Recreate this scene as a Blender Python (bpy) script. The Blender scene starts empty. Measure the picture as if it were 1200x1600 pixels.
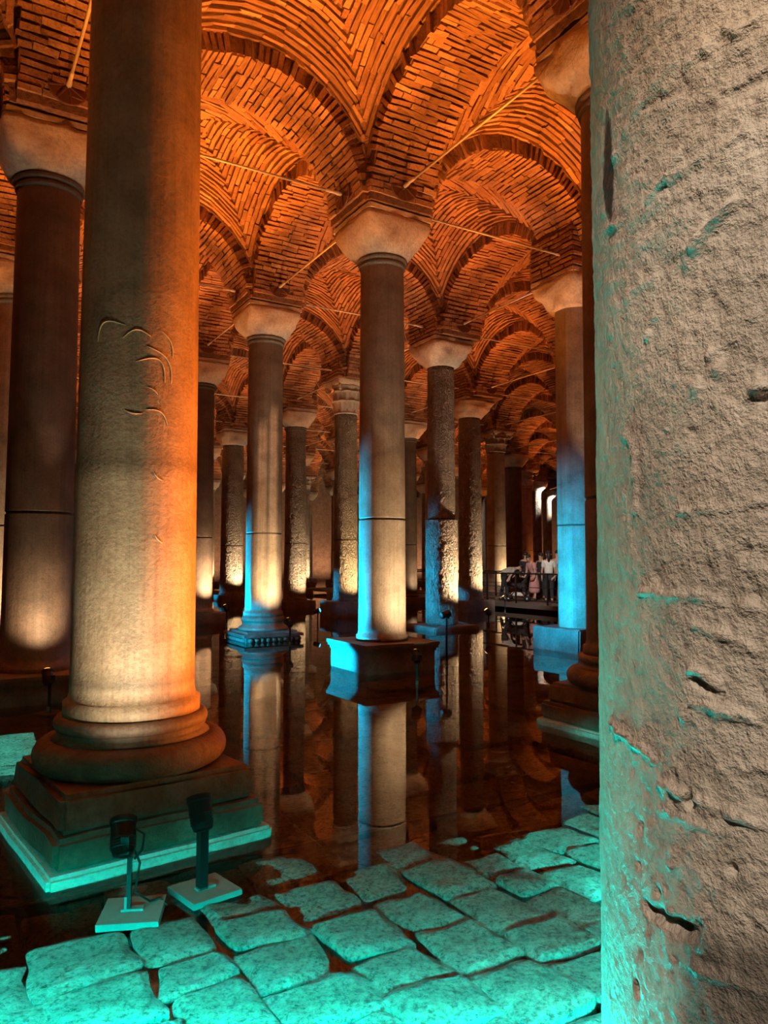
import bpy, bmesh, math, random
from math import sin, cos, pi, sqrt, radians, floor
from mathutils import Vector, Matrix, noise

C = bpy.context.scene.collection
sc = bpy.context.scene
R = random.Random(11)

# ------------------------------------------------------------------ camera, world, light, exposure
CAMZ, PITCH, FPX = 1.67, radians(3.72), 1170.0
cam_d = bpy.data.cameras.new('camera'); cam = bpy.data.objects.new('camera', cam_d); C.objects.link(cam)
cam.location = (0, 0, CAMZ); cam.rotation_euler = (pi/2 + PITCH, 0, 0)
cam_d.sensor_fit = 'HORIZONTAL'; cam_d.sensor_width = 36.0; cam_d.lens = FPX/1200*36.0
cam_d.clip_start = 0.05; cam_d.clip_end = 300
sc.camera = cam
w = bpy.data.worlds.new('world'); sc.world = w; w.use_nodes = True
w.node_tree.nodes['Background'].inputs[0].default_value = (0.02, 0.012, 0.006, 1)
w.node_tree.nodes['Background'].inputs[1].default_value = 0.2
sc.view_settings.view_transform = 'Standard'; sc.view_settings.look = 'None'
sc.view_settings.gamma = 1.0; sc.view_settings.use_curve_mapping = False
sc.view_settings.exposure = 0.0
try:
    sc.cycles.use_denoising = True
    sc.cycles.max_bounces = 7; sc.cycles.diffuse_bounces = 3; sc.cycles.glossy_bounces = 4
    sc.cycles.transparent_max_bounces = 8
    sc.cycles.sample_clamp_indirect = 6.0
    sc.cycles.caustics_reflective = False; sc.cycles.caustics_refractive = False
except Exception:
    pass

TH = radians(30.6)
U = Vector((cos(TH), sin(TH), 0)); V = Vector((-sin(TH), cos(TH), 0))
PA, PB = 4.84, 4.96
C0 = Vector((-0.05, 11.87, 0))
def lat(i, j): return C0 + U*(i*PA) + V*(j*PB)
def uv(u, v, z=0.0): return U*u + V*v + Vector((0, 0, z))

def light(kind, loc, target, energy, color, size=0.05, cone=110, blend=0.5, name='lamp_light', parent=None):
    d = bpy.data.lights.new(name, kind); o = bpy.data.objects.new(name, d); C.objects.link(o)
    o.location = loc; d.energy = energy; d.color = color
    if kind != 'AREA': d.shadow_soft_size = size
    if kind == 'SPOT': d.spot_size = radians(cone); d.spot_blend = blend
    dirv = Vector(target) - Vector(loc)
    o.rotation_euler = dirv.to_track_quat('-Z', 'Y').to_euler()
    return o

ORANGE = (1.0, 0.29, 0.03); ORANGE2 = (1.0, 0.27, 0.05); WARM = (1.0, 0.72, 0.42)
BLUE = (0.0, 0.36, 0.72); TEAL = (0.0, 0.80, 0.66); WHITE = (1.0, 0.95, 0.86)

# orange floods standing low in the water under the middle of every arch: one lamp aims straight up at the arch, two lean to the vaults beside it
def arch_floods():
    for i in range(-2, 7):
        for j in range(-2, 8):
            for (di, dj) in ((1, 0), (0, 1)):
                p = (lat(i, j) + lat(i+di, j+dj))*0.5
                if p.y < 2.0 or abs(p.x)/p.y > 0.75 or p.y > 66: continue
                if p.y > 34 and (i+j) % 2: continue
                n = V if di else U
                if di and i == 2: p = p - U*(0.36*PA)             # keep off the visitor walkway
                col = ORANGE if p.y < 15 else ORANGE2
                e = 2900.0 if p.y < 15 else (1350.0 if p.y < 24 else 850.0)
                if p.y > 34: e *= 2
                light('SPOT', (p.x, p.y, 0.4), (p.x, p.y, 9), e*0.62, col, 0.05, 40, 0.35, 'vault_flood_light')
                light('SPOT', (p.x, p.y, 0.4), p - n*2.75 + Vector((0, 0, 8.2)), e*1.5, col, 0.05, 40, 0.45, 'vault_flood_light')
arch_floods()
# orange flood behind the huge near column, raking the right side of the near left column
light('SPOT', (1.95, 5.75, 0.45), (-1.6, 4.78, 2.6), 2500, (1.0, 0.20, 0.012), 0.35, 62, 0.7, 'column_flood_light')
# teal LED strip under the front edge of the visitor walkway
for k in range(4):
    d = bpy.data.lights.new('walkway_led_light', 'AREA'); o = bpy.data.objects.new('walkway_led_light', d); C.objects.link(o)
    d.shape = 'RECTANGLE'; d.size = 1.9; d.size_y = 0.04; d.energy = 112; d.color = TEAL; d.spread = radians(84)
    o.location = (-4.3 + k*1.95, 2.03, 0.37)
    o.rotation_euler = Vector((0, 1, -0.95)).to_track_quat('-Z', 'Y').to_euler()
# teal flood out of frame to the left, washing the raised paving there
light('SPOT', (-4.9, 5.3, 1.2), (-3.5, 6.3, 0.0), 900, TEAL, 0.1, 62, 0.6, 'teal_flood_light')
light('SPOT', (1.7, 3.2, 0.30), (2.2, 6.6, -0.30), 800, TEAL, 0.05, 20, 0.5, 'teal_flood_light')  # added teal spot without fixture, brightens the base of the half-hidden right column
light('SPOT', (1.75, 2.9, 0.34), (0.75, 5.3, -0.45), 700, TEAL, 0.05, 40, 0.6, 'teal_flood_light')  # added teal spot without fixture, to catch the submerged slab edges
# added teal spot without fixture, tinting the lower left of the huge near column
light('SPOT', (0.02, 1.62, 0.42), (0.28, 0.95, 0.85), 260, TEAL, 0.22, 100, 0.9, 'column_fill_light')
# warm lamp over the walkway lighting the huge near column
light('SPOT', (-0.55, -1.15, 3.5), (0.48, 0.70, 1.6), 360, (1.0, 0.84, 0.68), 0.05, 36, 0.8, 'walkway_warm_light')

# ------------------------------------------------------------------ helpers
class MB:
    def __init__(s): s.v = []; s.f = []; s.sm = []
    def add(s, verts, faces, smooth=False):
        b = len(s.v); s.v += [tuple(x) for x in verts]
        for f in faces: s.f.append(tuple(i+b for i in f)); s.sm.append(smooth)
    def box(s, c, e, M=None, jit=0.0, rr=None):
        vs = []
        for z in (-1, 1):
            for (x, y) in ((-1, -1), (1, -1), (1, 1), (-1, 1)):
                p = Vector((x*e[0], y*e[1], z*e[2]))
                if jit: p += Vector((rr.uniform(-jit, jit), rr.uniform(-jit, jit), rr.uniform(-jit, jit)))
                if M is not None: p = M @ p
                vs.append(p + Vector(c))
        s.add(vs, [(0,3,2,1),(4,5,6,7),(0,1,5,4),(1,2,6,5),(2,3,7,6),(3,0,4,7)])
    def lathe(s, prof, n=32, c=(0,0,0), smooth=True, fn=None, caps=True, ph=0.0):
        b = []; 
        for (r, z) in prof:
            for k in range(n):
                a = 2*pi*k/n + ph; rr = fn(r, a, z) if fn else r
                b.append((c[0]+rr*cos(a), c[1]+rr*sin(a), c[2]+z))
        fs = []
        for m in range(len(prof)-1):
            for k in range(n):
                k2 = (k+1) % n
                fs.append((m*n+k, m*n+k2, (m+1)*n+k2, (m+1)*n+k))
        if caps:
            fs.append(tuple(range(n-1, -1, -1))); fs.append(tuple((len(prof)-1)*n+k for k in range(n)))
        s.add(b, fs, smooth)
    def tube(s, pts, r, n=6, smooth=True):
        pts = [Vector(p) for p in pts]; rings = []; 
        for i, p in enumerate(pts):
            t = (pts[min(i+1, len(pts)-1)] - pts[max(i-1, 0)]).normalized()
            a = t.orthogonal().normalized() if i == 0 else (pa - t*pa.dot(t)).normalized()
            pa = a; bb = t.cross(a); rad = r[i] if isinstance(r, (list, tuple)) else r
            rings.append([p + (a*cos(2*pi*k/n) + bb*sin(2*pi*k/n))*rad for k in range(n)])
        vs = [q for rg in rings for q in rg]; fs = []
        for m in range(len(pts)-1):
            for k in range(n):
                k2 = (k+1) % n; fs.append((m*n+k, m*n+k2, (m+1)*n+k2, (m+1)*n+k))
        fs.append(tuple(range(n-1, -1, -1))); fs.append(tuple((len(pts)-1)*n+k for k in range(n)))
        s.add(vs, fs, smooth)
    def mesh(s, name, mat):
        me = bpy.data.meshes.new(name); me.from_pydata(s.v, [], s.f)
        me.polygons.foreach_set('use_smooth', s.sm)
        me.materials.append(mat); me.update(); return me
    def obj(s, name, mat, parent=None, loc=None):
        return mob(name, s.mesh(name, mat), parent, loc)
def mob(name, me, parent=None, loc=None):
    o = bpy.data.objects.new(name, me); C.objects.link(o)
    if parent: o.parent = parent
    if loc is not None: o.location = loc
    return o
def tag(o, label, cat, group=None, kind=None):
    o['label'] = label; o['category'] = cat
    if group: o['group'] = group
    if kind: o['kind'] = kind
    return o
def thing(name, label, cat, loc=(0,0,0), rz=0.0, group=None):
    o = bpy.data.objects.new(name, None); C.objects.link(o); o.location = loc; o.rotation_euler = (0, 0, rz)
    o.empty_display_size = 0.2
    return tag(o, label, cat, group, 'thing')

# ------------------------------------------------------------------ materials
def mat_base(name):
    m = bpy.data.materials.new(name); m.use_nodes = True; nt = m.node_tree
    return m, nt, nt.nodes['Principled BSDF']
def N(nt, t, **kw):
    n = nt.nodes.new(t)
    for k, v in kw.items():
        if k in n.inputs: n.inputs[k].default_value = v
        else: setattr(n, k, v)
    return n
def L(nt, a, b): nt.links.new(a, b)
def ramp(nt, fac, stops):
    r = nt.nodes.new('ShaderNodeValToRGB'); e = r.color_ramp.elements
    while len(e) < len(stops): e.new(0.5)
    for k, (p, c) in enumerate(stops): e[k].position = p; e[k].color = (*c, 1)
    L(nt, fac, r.inputs[0]); return r.outputs[0]
def coords(nt, scale=(1,1,1), kind='Object'):
    tc = nt.nodes.new('ShaderNodeTexCoord'); mp = nt.nodes.new('ShaderNodeMapping'); mp.inputs['Scale'].default_value = scale
    L(nt, tc.outputs[kind], mp.inputs[0]); return mp.outputs[0]
def mixc(nt, fac, a, b, blend='MIX'):
    m = nt.nodes.new('ShaderNodeMix'); m.data_type = 'RGBA'; m.blend_type = blend
    for inp, v in ((m.inputs[0], fac), (m.inputs[6], a), (m.inputs[7], b)):
        if hasattr(v, 'node'): L(nt, v, inp)
        elif isinstance(v, (int, float)): inp.default_value = v
        else: inp.default_value = (*v, 1)
    return m.outputs[2]
def bump(nt, bs, h, strength, dist, prev=None):
    b = nt.nodes.new('ShaderNodeBump'); b.inputs['Strength'].default_value = strength; b.inputs['Distance'].default_value = dist
    L(nt, h, b.inputs['Height'])
    if prev: L(nt, prev, b.inputs['Normal'])
    L(nt, b.outputs[0], bs.inputs['Normal']); return b.outputs[0]
def noise_t(nt, co, scale, detail=4, rough=0.6):
    n = N(nt, 'ShaderNodeTexNoise', Scale=scale, Detail=detail, Roughness=rough); L(nt, co, n.inputs['Vector']); return n.outputs[0]

def marble(name, c1, c2, c3, rough=0.55, pecked=0.0, streak=1.0, bumpk=0.4, wear=False, fine=38):
    m, nt, bs = mat_base(name)
    co = coords(nt); cs = coords(nt, (13, 13, 0.22))
    n1 = noise_t(nt, co, 2.2, 6, 0.65); n2 = noise_t(nt, cs, 1.3, 9, 0.78); n3 = noise_t(nt, co, fine, 4, 0.7)
    col = ramp(nt, n1, [(0.3, c1), (0.5, c2), (0.72, c3)])
    st = ramp(nt, n2, [(0.34, (0.55, 0.50, 0.46)), (0.50, (0.95, 0.95, 0.95)), (0.68, (1.2, 1.18, 1.15))])
    col = mixc(nt, streak*0.65, col, st, 'MULTIPLY')
    fn_ = ramp(nt, n3, [(0.35, (0.6, 0.58, 0.55)), (0.55, (1, 1, 1))])
    col = mixc(nt, 0.6, col, fn_, 'MULTIPLY')
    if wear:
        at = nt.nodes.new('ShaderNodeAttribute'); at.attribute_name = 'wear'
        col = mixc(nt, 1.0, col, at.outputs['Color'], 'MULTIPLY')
    L(nt, col, bs.inputs['Base Color']); bs.inputs['Roughness'].default_value = rough
    p = bump(nt, bs, n3, bumpk, 0.02)
    if pecked:
        cp = coords(nt, (7, 7, 4.5)); vo = N(nt, 'ShaderNodeTexNoise', Scale=2.0, Detail=3.0, Roughness=0.55, Distortion=1.4); L(nt, cp, vo.inputs['Vector'])
        bump(nt, bs, vo.outputs[0], pecked, 0.30, p)
    return m
M = {}
M['marble'] = marble('brown_grey_marble', (0.20,0.15,0.11), (0.34,0.27,0.20), (0.44,0.37,0.29), 0.5, wear=True)
M['marble_plain'] = marble('base_marble', (0.16,0.11,0.08), (0.27,0.20,0.15), (0.38,0.31,0.24), 0.55)
M['marble_dark'] = marble('dark_brown_marble', (0.06,0.045,0.034), (0.11,0.075,0.055), (0.17,0.12,0.085), 0.55, wear=True)
M['marble_pecked'] = marble('pecked_marble', (0.20,0.16,0.12), (0.34,0.28,0.22), (0.45,0.38,0.31), 0.55, pecked=0.9, wear=True)
M['near_marble'] = marble('near_column_stone', (0.30,0.25,0.20), (0.42,0.36,0.29), (0.50,0.45,0.38), 0.62, streak=0.3, bumpk=0.55, wear=True, fine=55)
M['capital'] = marble('capital_stone', (0.36,0.27,0.21), (0.52,0.42,0.34), (0.62,0.53,0.44), 0.75, streak=0.3, bumpk=0.8, fine=22)
M['plinth'] = marble('plinth_stone', (0.11,0.075,0.055), (0.20,0.15,0.12), (0.30,0.26,0.22), 0.6, streak=0.4, bumpk=0.8, fine=26)
M['rusty_plinth'] = marble('rust_stained_plinth_stone', (0.10,0.045,0.028), (0.19,0.10,0.065), (0.32,0.27,0.22), 0.6, streak=0.4, bumpk=0.8, fine=26)
M['bright_footing'] = marble('brightened_footing_stone', (0.45,0.46,0.42), (0.6,0.6,0.55), (0.7,0.7,0.65), 0.8, streak=0.2, bumpk=0.6)  # pale colour paints in the brighter light along the base band

def brick_mat(name, dark=1.0):
    m, nt, bs = mat_base(name)
    co = coords(nt); n1 = noise_t(nt, co, 1.3, 5, 0.6); n2 = noise_t(nt, co, 30, 4, 0.7)
    ge = nt.nodes.new('ShaderNodeNewGeometry')
    c = ramp(nt, ge.outputs['Random Per Island'], [(0.0, (0.36*dark,0.16*dark,0.08*dark)), (0.3, (0.47*dark,0.23*dark,0.12*dark)), (0.8, (0.54*dark,0.28*dark,0.15*dark)), (1.0, (0.62*dark,0.36*dark,0.20*dark))])
    s = ramp(nt, n1, [(0.3, (0.45,0.42,0.4)), (0.5, (0.95,0.95,0.95)), (0.7, (1.15,1.15,1.1))])
    c = mixc(nt, 1.0, c, s, 'MULTIPLY')
    s2 = ramp(nt, n2, [(0.35, (0.5,0.47,0.45)), (0.55, (1,1,1))]); c = mixc(nt, 0.7, c, s2, 'MULTIPLY')
    L(nt, c, bs.inputs['Base Color']); bs.inputs['Roughness'].default_value = 0.85
    bump(nt, bs, n2, 0.8, 0.03); return m
M['brick'] = brick_mat('old_brick', 0.78)
m, nt, bs = mat_base('dark_mortar'); co = coords(nt); n1 = noise_t(nt, co, 14, 4, 0.7)
L(nt, ramp(nt, n1, [(0.3, (0.09,0.04,0.022)), (0.7, (0.24,0.12,0.065))]), bs.inputs['Base Color']); bs.inputs['Roughness'].default_value = 0.95
bump(nt, bs, n1, 0.8, 0.04); M['mortar'] = m

def stone_mat(name, c1, c2, c3, b=0.9):
    m, nt, bs = mat_base(name); co = coords(nt)
    n1 = noise_t(nt, co, 3.0, 6, 0.65); n2 = noise_t(nt, co, 34, 6, 0.8); n3 = noise_t(nt, co, 11, 4, 0.6)
    c = ramp(nt, n1, [(0.3, c1), (0.5, c2), (0.7, c3)])
    s = ramp(nt, n2, [(0.38, (0.2,0.2,0.2)), (0.50, (0.85,0.85,0.85)), (0.62, (1.25,1.25,1.25))]); c = mixc(nt, 0.9, c, s, 'MULTIPLY')
    L(nt, c, bs.inputs['Base Color'])
    L(nt, ramp(nt, n3, [(0.35, (0.25,)*3), (0.6, (0.7,)*3)]), bs.inputs['Roughness'])
    p = bump(nt, bs, n3, 0.8, 0.07); bump(nt, bs, n2, b, 0.055, p); return m
M['stone'] = stone_mat('paving_stone', (0.20,0.23,0.19), (0.36,0.40,0.35), (0.47,0.52,0.46), 1.0)
M['bed'] = stone_mat('muddy_bed', (0.05,0.04,0.03), (0.09,0.07,0.05), (0.13,0.10,0.07))

def flat(name, col, rough=0.5, metal=0.0):
    m, nt, bs = mat_base(name); co = coords(nt); n = noise_t(nt, co, 18, 3, 0.6)
    L(nt, ramp(nt, n, [(0.3, tuple(x*0.8 for x in col)), (0.7, col)]), bs.inputs['Base Color'])
    bs.inputs['Roughness'].default_value = rough; bs.inputs['Metallic'].default_value = metal; return m
def emit(name, col, s):
    m, nt, bs = mat_base(name); bs.inputs['Base Color'].default_value = (*col, 1)
    bs.inputs['Emission Color'].default_value = (*col, 1); bs.inputs['Emission Strength'].default_value = s; return m
M['iron'] = flat('tie_iron', (0.66,0.56,0.44), 0.45, 0.2)
M['rust'] = flat('rusted_iron', (0.16,0.065,0.04), 0.7, 0.3)
M['black'] = flat('black_paint', (0.012,0.012,0.013), 0.45)
M['rail'] = flat('dark_rail_paint', (0.015,0.014,0.013), 0.5, 0.4)
M['slate'] = flat('slate_plate', (0.20,0.23,0.22), 0.6)
M['deck'] = flat('walkway_deck', (0.10,0.085,0.07), 0.6)
M['lens'] = emit('warm_lens', (1.0,0.55,0.12), 3.2)
M['lens_blue'] = emit('blue_lens', (0.05,0.5,0.9), 3.0)
M['lens_teal'] = emit('teal_strip', (0.0,0.9,0.65), 3.0)
M['lens_white'] = emit('white_lens', (1.0,0.95,0.85), 8.0)
M['scratch'] = flat('pale_scratch', (0.75,0.62,0.42), 0.7)
M['skin'] = flat('skin', (0.50,0.30,0.21), 0.6)
M['hair'] = flat('dark_hair', (0.012,0.009,0.008), 0.6)
M['cloth_white'] = flat('white_cotton', (0.62,0.60,0.55), 0.9)
M['cloth_pink'] = flat('dusty_pink_cotton', (0.52,0.25,0.24), 0.9)
M['cloth_grey'] = flat('grey_cotton', (0.36,0.33,0.29), 0.9)
M['cloth_dark'] = flat('dark_cotton', (0.02,0.019,0.022), 0.9)
M['cloth_teal'] = flat('teal_cotton', (0.02,0.20,0.24), 0.9)
M['shoe'] = flat('dark_shoe', (0.03,0.028,0.026), 0.7)
M['eye'] = flat('eye_dark', (0.02,0.015,0.012), 0.3)

# water: Fresnel mirror over clear brownish liquid
m = bpy.data.materials.new('still_water'); m.use_nodes = True; nt = m.node_tree; nt.nodes.clear()
out = nt.nodes.new('ShaderNodeOutputMaterial'); mx = nt.nodes.new('ShaderNodeMixShader')
tr = nt.nodes.new('ShaderNodeBsdfTransparent'); tr.inputs[0].default_value = (0.80, 0.74, 0.62, 1)
gl = nt.nodes.new('ShaderNodeBsdfGlossy'); gl.inputs['Roughness'].default_value = 0.012; gl.inputs[0].default_value = (0.95, 0.93, 0.9, 1)
fr = nt.nodes.new('ShaderNodeFresnel'); fr.inputs[0].default_value = 1.6
co = coords(nt); nn = noise_t(nt, co, 1.2, 2, 0.5); bp = nt.nodes.new('ShaderNodeBump'); bp.inputs['Strength'].default_value = 0.05; bp.inputs['Distance'].default_value = 0.02
L(nt, nn, bp.inputs['Height']); L(nt, bp.outputs[0], gl.inputs['Normal'])
L(nt, fr.outputs[0], mx.inputs[0]); L(nt, tr.outputs[0], mx.inputs[1]); L(nt, gl.outputs[0], mx.inputs[2]); L(nt, mx.outputs[0], out.inputs[0])
M['water'] = m

# ------------------------------------------------------------------ projection helper (to find which pieces show largest)
def project(p):
    y = p.y*cos(PITCH) + (p.z-CAMZ)*sin(PITCH); up = -p.y*sin(PITCH) + (p.z-CAMZ)*cos(PITCH)
    if y < 0.2: return None
    return 600 + FPX*p.x/y, 800 - FPX*up/y, y

# ------------------------------------------------------------------ setting: walls, ceiling, floor, water
I0, I1, J0, J1 = -3.5, 8.5, -3.5, 9.5
def wall(name, p, q):
    mb = MB(); d = (q-p); n = Vector((-d.y, d.x, 0)).normalized()*0.3
    mb.add([p+Vector((0,0,-1)), q+Vector((0,0,-1)), q+n+Vector((0,0,-1)), p+n+Vector((0,0,-1)),
            p+Vector((0,0,11)), q+Vector((0,0,11)), q+n+Vector((0,0,11)), p+n+Vector((0,0,11))],
           [(0,3,2,1),(4,5,6,7),(0,1,5,4),(1,2,6,5),(2,3,7,6),(3,0,4,7)])
    o = mb.obj(name, M['wall_brick']); o['kind'] = 'structure'
M['wall_brick'] = stone_mat('wall_brick', (0.22,0.12,0.08), (0.32,0.19,0.12), (0.40,0.25,0.16))
wall('wall_right', lat(I1, J1), lat(I1, J0)); wall('wall_left', lat(I0, J0), lat(I0, J1))
wall('wall_back', lat(I0, J1), lat(I1, J1)); wall('wall_front', lat(I1, J0), lat(I0, J0))

mb = MB(); a, b, c_, d_ = lat(I0, J0), lat(I1, J0), lat(I1, J1), lat(I0, J1); up = Vector((0, 0, 10.6)); th = Vector((0, 0, 0.3))
mb.add([a+up, b+up, c_+up, d_+up, a+up+th, b+up+th, c_+up+th, d_+up+th], [(0,3,2,1),(4,5,6,7),(0,1,5,4),(1,2,6,5),(2,3,7,6),(3,0,4,7)])
ceiling = mb.obj('ceiling', M['mortar']); ceiling['kind'] = 'structure'

VSTEP = 4.19                                   # the paving drops a step along this line
mb = MB(); zn, zf, zb = -0.16, -0.42, -1.0
def quad(u0, u1, v0, v1, z):
    mb.add([uv(u0,v0,z), uv(u1,v0,z), uv(u1,v1,z), uv(u0,v1,z)], [(0,1,2,3)])
quad(-18, 40, -14, VSTEP, zn); quad(-18, 40, VSTEP, 58, zf)
mb.add([uv(-18,VSTEP,zn), uv(40,VSTEP,zn), uv(40,VSTEP,zf), uv(-18,VSTEP,zf)], [(0,3,2,1)])
flo = mb.obj('floor', M['bed']); flo['kind'] = 'structure'
mb = MB(); mb.add([uv(-18,-14,0), uv(40,-14,0), uv(40,58,0), uv(-18,58,0)], [(0,1,2,3)])
wat = mb.obj('water', M['water']); wat['kind'] = 'structure'
# thin kerb lip along the step
mb = MB(); mb.box((0,0,0), (9.0, 0.02, 0.05)); lip = mb.obj('trim_1', M['bed']); lip['kind'] = 'structure'
lip.location = uv(2, VSTEP-0.03, -0.060); lip.rotation_euler = (0, 0, TH)

# ------------------------------------------------------------------ paving stones
def stone_mesh(c, hw, hl, ztop, depth, n, rr, rough):
    """irregular rounded slab in the u/v frame, domed and uneven on top"""
    mb = MB(); sx = rr.uniform(0, 99)
    ofs = [Vector((rr.uniform(-.03,.03), rr.uniform(-.03,.03))) for _ in range(4)]
    vs = []; tilt = (rr.uniform(-rough, rough)*0.5, rr.uniform(-rough, rough)*0.5)
    for a in range(n+1):
        for b in range(n+1):
            s, t = a/n*2-1, b/n*2-1
            k = 0.95 if (abs(s) == 1 and abs(t) == 1) else 1.0
            x, y = s*hw*k, t*hl*k
            wq = [(1-s)*(1-t)/4, (1+s)*(1-t)/4, (1+s)*(1+t)/4, (1-s)*(1+t)/4]
            for q in range(4): x += ofs[q].x*wq[q]; y += ofs[q].y*wq[q]
            e = max(abs(s), abs(t)); z = ztop + tilt[0]*s + tilt[1]*t - (0.013 if e == 1 else 0.0)
            x += 0.03*noise.noise(Vector((x*5+sx, y*5, 0))) if e == 1 else 0; y += 0.03*noise.noise(Vector((x*5, y*5+sx, 7))) if e == 1 else 0
            z += rough*1.3*noise.noise(Vector((x*4.5+sx, y*4.5, 3.3))) + rough*0.6*noise.noise(Vector((x*13+sx, y*13, 9)))
            vs.append(U*x + V*y + Vector((0, 0, z)))
    fs = [(a*(n+1)+b, (a+1)*(n+1)+b, (a+1)*(n+1)+b+1, a*(n+1)+b+1) for a in range(n) for b in range(n)]
    per = [a*(n+1) for a in range(n+1)] + [n*(n+1)+b for b in range(1, n+1)] + [a*(n+1)+n for a in range(n-1, -1, -1)] + [b for b in range(n-1, 0, -1)]
    base = len(vs); vs += [Vector((vs[i].x*1.0, vs[i].y*1.0, ztop-depth)) for i in per]
    m_ = len(per); fs += [(per[k], base+k, base+(k+1) % m_, per[(k+1) % m_]) for k in range(m_)]
    mb.add(vs, fs, False); return mb
stuff_stones = MB(); n_st = 0
def ztop_near(v, u):
    pts = [(1.2, 0.045), (2.6, 0.035), (3.2, 0.026), (3.5, 0.014), (3.75, -0.006), (4.3, -0.03)]
    for k in range(len(pts)-1):
        if v <= pts[k+1][0]:
            f = max(0, (v-pts[k][0])/(pts[k+1][0]-pts[k][0])); return pts[k][1]*(1-f)+pts[k+1][1]*f
    return -0.04
cand = []
u = -5.2
while u < 6.0:
    wd = R.uniform(0.27, 0.42); v = 1.2 + R.uniform(-0.2, 0.1)
    while v < VSTEP-0.12:
        ln = R.uniform(0.24, 0.44)
        if v + ln > VSTEP-0.06: ln = VSTEP-0.06-v
        if ln > 0.13: cand.append((u+wd/2, v+ln/2, wd/2-0.007, ln/2-0.007, 0))
        v += ln
    u += wd
u = -7.0
while u < 16.0:
    wd = R.uniform(0.62, 0.95); v = VSTEP + 0.02
    while v < 15.0:
        ln = R.uniform(0.55, 1.15); cand.append((u+wd/2, v+ln/2, wd/2-0.016, ln/2-0.016, 1)); v += ln
    u += wd
u = -2.6
while u < 0.62:                                # raised paving beyond the big column on the left
    wd = R.uniform(0.36, 0.5); v = 6.45
    while v < 7.9:
        ln = R.uniform(0.32, 0.5); cand.append((u+wd/2, v+ln/2, wd/2-0.008, ln/2-0.008, 2)); v += ln
    u += wd
def st_key(c):
    p = uv(c[0], c[1], 0); q = project(p)
    if q is None or not (-150 < q[0] < 960) or q[1] > 1720: return 0
    return c[2]*c[3]/q[2]**3
cand.sort(key=st_key, reverse=True)
for c in cand:
    near = c[4] == 0
    rr = random.Random(int(c[0]*1000)*7 + int(c[1]*1000)); ind = n_st < 298 and st_key(c) > 0
    if c[4] == 0: zt, dp, n, ro = ztop_near(c[1], c[0]) + rr.uniform(-0.012, 0.012), 0.17, 9, 0.011
    elif c[4] == 2: zt, dp, n, ro = 0.045 + rr.uniform(-0.01, 0.01), 0.45, 4, 0.016
    else: zt, dp, n, ro = -0.10 + rr.uniform(-0.05, 0.035), 0.30, 4, 0.012
    mb = stone_mesh(None, c[2], c[3], zt, dp, n if ind else 2, rr, ro)
    if ind:
        mb.obj('stone', M['stone'], flo, uv(c[0], c[1], 0)); n_st += 1
    else:
        o_ = uv(c[0], c[1], 0); stuff_stones.add([Vector(q)+o_ for q in mb.v], mb.f)
o = stuff_stones.obj('paving_stones', M['stone'], flo); o['kind'] = 'stuff'

# ------------------------------------------------------------------ vaults and arches
ZS, RISE, HA, AW = 7.16, 1.60, 1.80, 0.57       # springing, rise, half span, half width of an arch soffit
HB = 1.93                                        # half size of a web bay (lattice 4.9)
def hx(x):
    t = min(1.0, abs(x)/1.99); return 7.20 + 1.80*sqrt(max(0.0, 1-t*t))
def web_z(x, y):
    b = 0.45*max(0, (1-(x/1.99)**2))*max(0, (1-(y/1.99)**2))
    return max(hx(x), hx(y)) + b
def web_n(x, y, along_x):
    e = 0.02
    if along_x:  zx = (web_z(x+e, y)-web_z(x-e, y))/(2*e); zy = 0
    else: zy = (web_z(x, y+e)-web_z(x, y-e))/(2*e); zx = 0
    return Vector((zx, zy, -1)).normalized()
def web_bricks(rr):
    """list of (matrix) for every brick of a bay; courses run parallel to the four arches and meet on the diagonals"""
    out = []; step = 0.098
    for side in range(4):
        yy = HB - 0.05
        while yy > 0.06:
            x = -yy + rr.uniform(0, 0.25)
            xs = [-yy]
            # walk along the curve by arc length
            t = -yy + rr.uniform(0.06, 0.28)
            while t < yy:
                xs.append(t)
                sl = abs((web_z(t+.01, yy)-web_z(t-.01, yy))/.02)
                t += rr.uniform(0.30, 0.52)/sqrt(1+min(sl, 6.0)**2)
            xs.append(yy)
            for k in range(len(xs)-1):
                x0, x1 = xs[k], xs[k+1]
                p0, p1 = Vector((x0, yy, web_z(x0, yy))), Vector((x1, yy, web_z(x1, yy)))
                ln = (p1-p0).length
                if ln < 0.05: continue
                ax = (p1-p0)/ln; mid = (p0+p1)/2; mid.z = web_z(mid.x, yy)
                ay = Vector((0, 1, 0)); az = ax.cross(ay).normalized()
                mm = Matrix(((ax.x, ay.x, az.x), (ax.y, ay.y, az.y), (ax.z, ay.z, az.z)))
                mm = mm @ Matrix.Rotation(rr.uniform(-.05, .05), 3, 'Z') @ Matrix.Rotation(rr.uniform(-.10, .10), 3, 'X')
                dz = rr.uniform(-0.012, 0.014)
                e = (ln/2-rr.choice((0.001, 0.002, 0.008)), 0.036+rr.uniform(-.008, .010), 0.035)
                mid = mid + Vector((0, rr.uniform(-.008, .008), dz))
                rot = Matrix.Rotation(side*pi/2, 3, 'Z')
                if mid.z - sum(abs(mm[2][q])*e[q] for q in range(3)) < 7.175: continue
                out.append((rot @ mid, rot @ mm, e))
            yy -= step*rr.uniform(0.93, 1.07)
    return out
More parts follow.
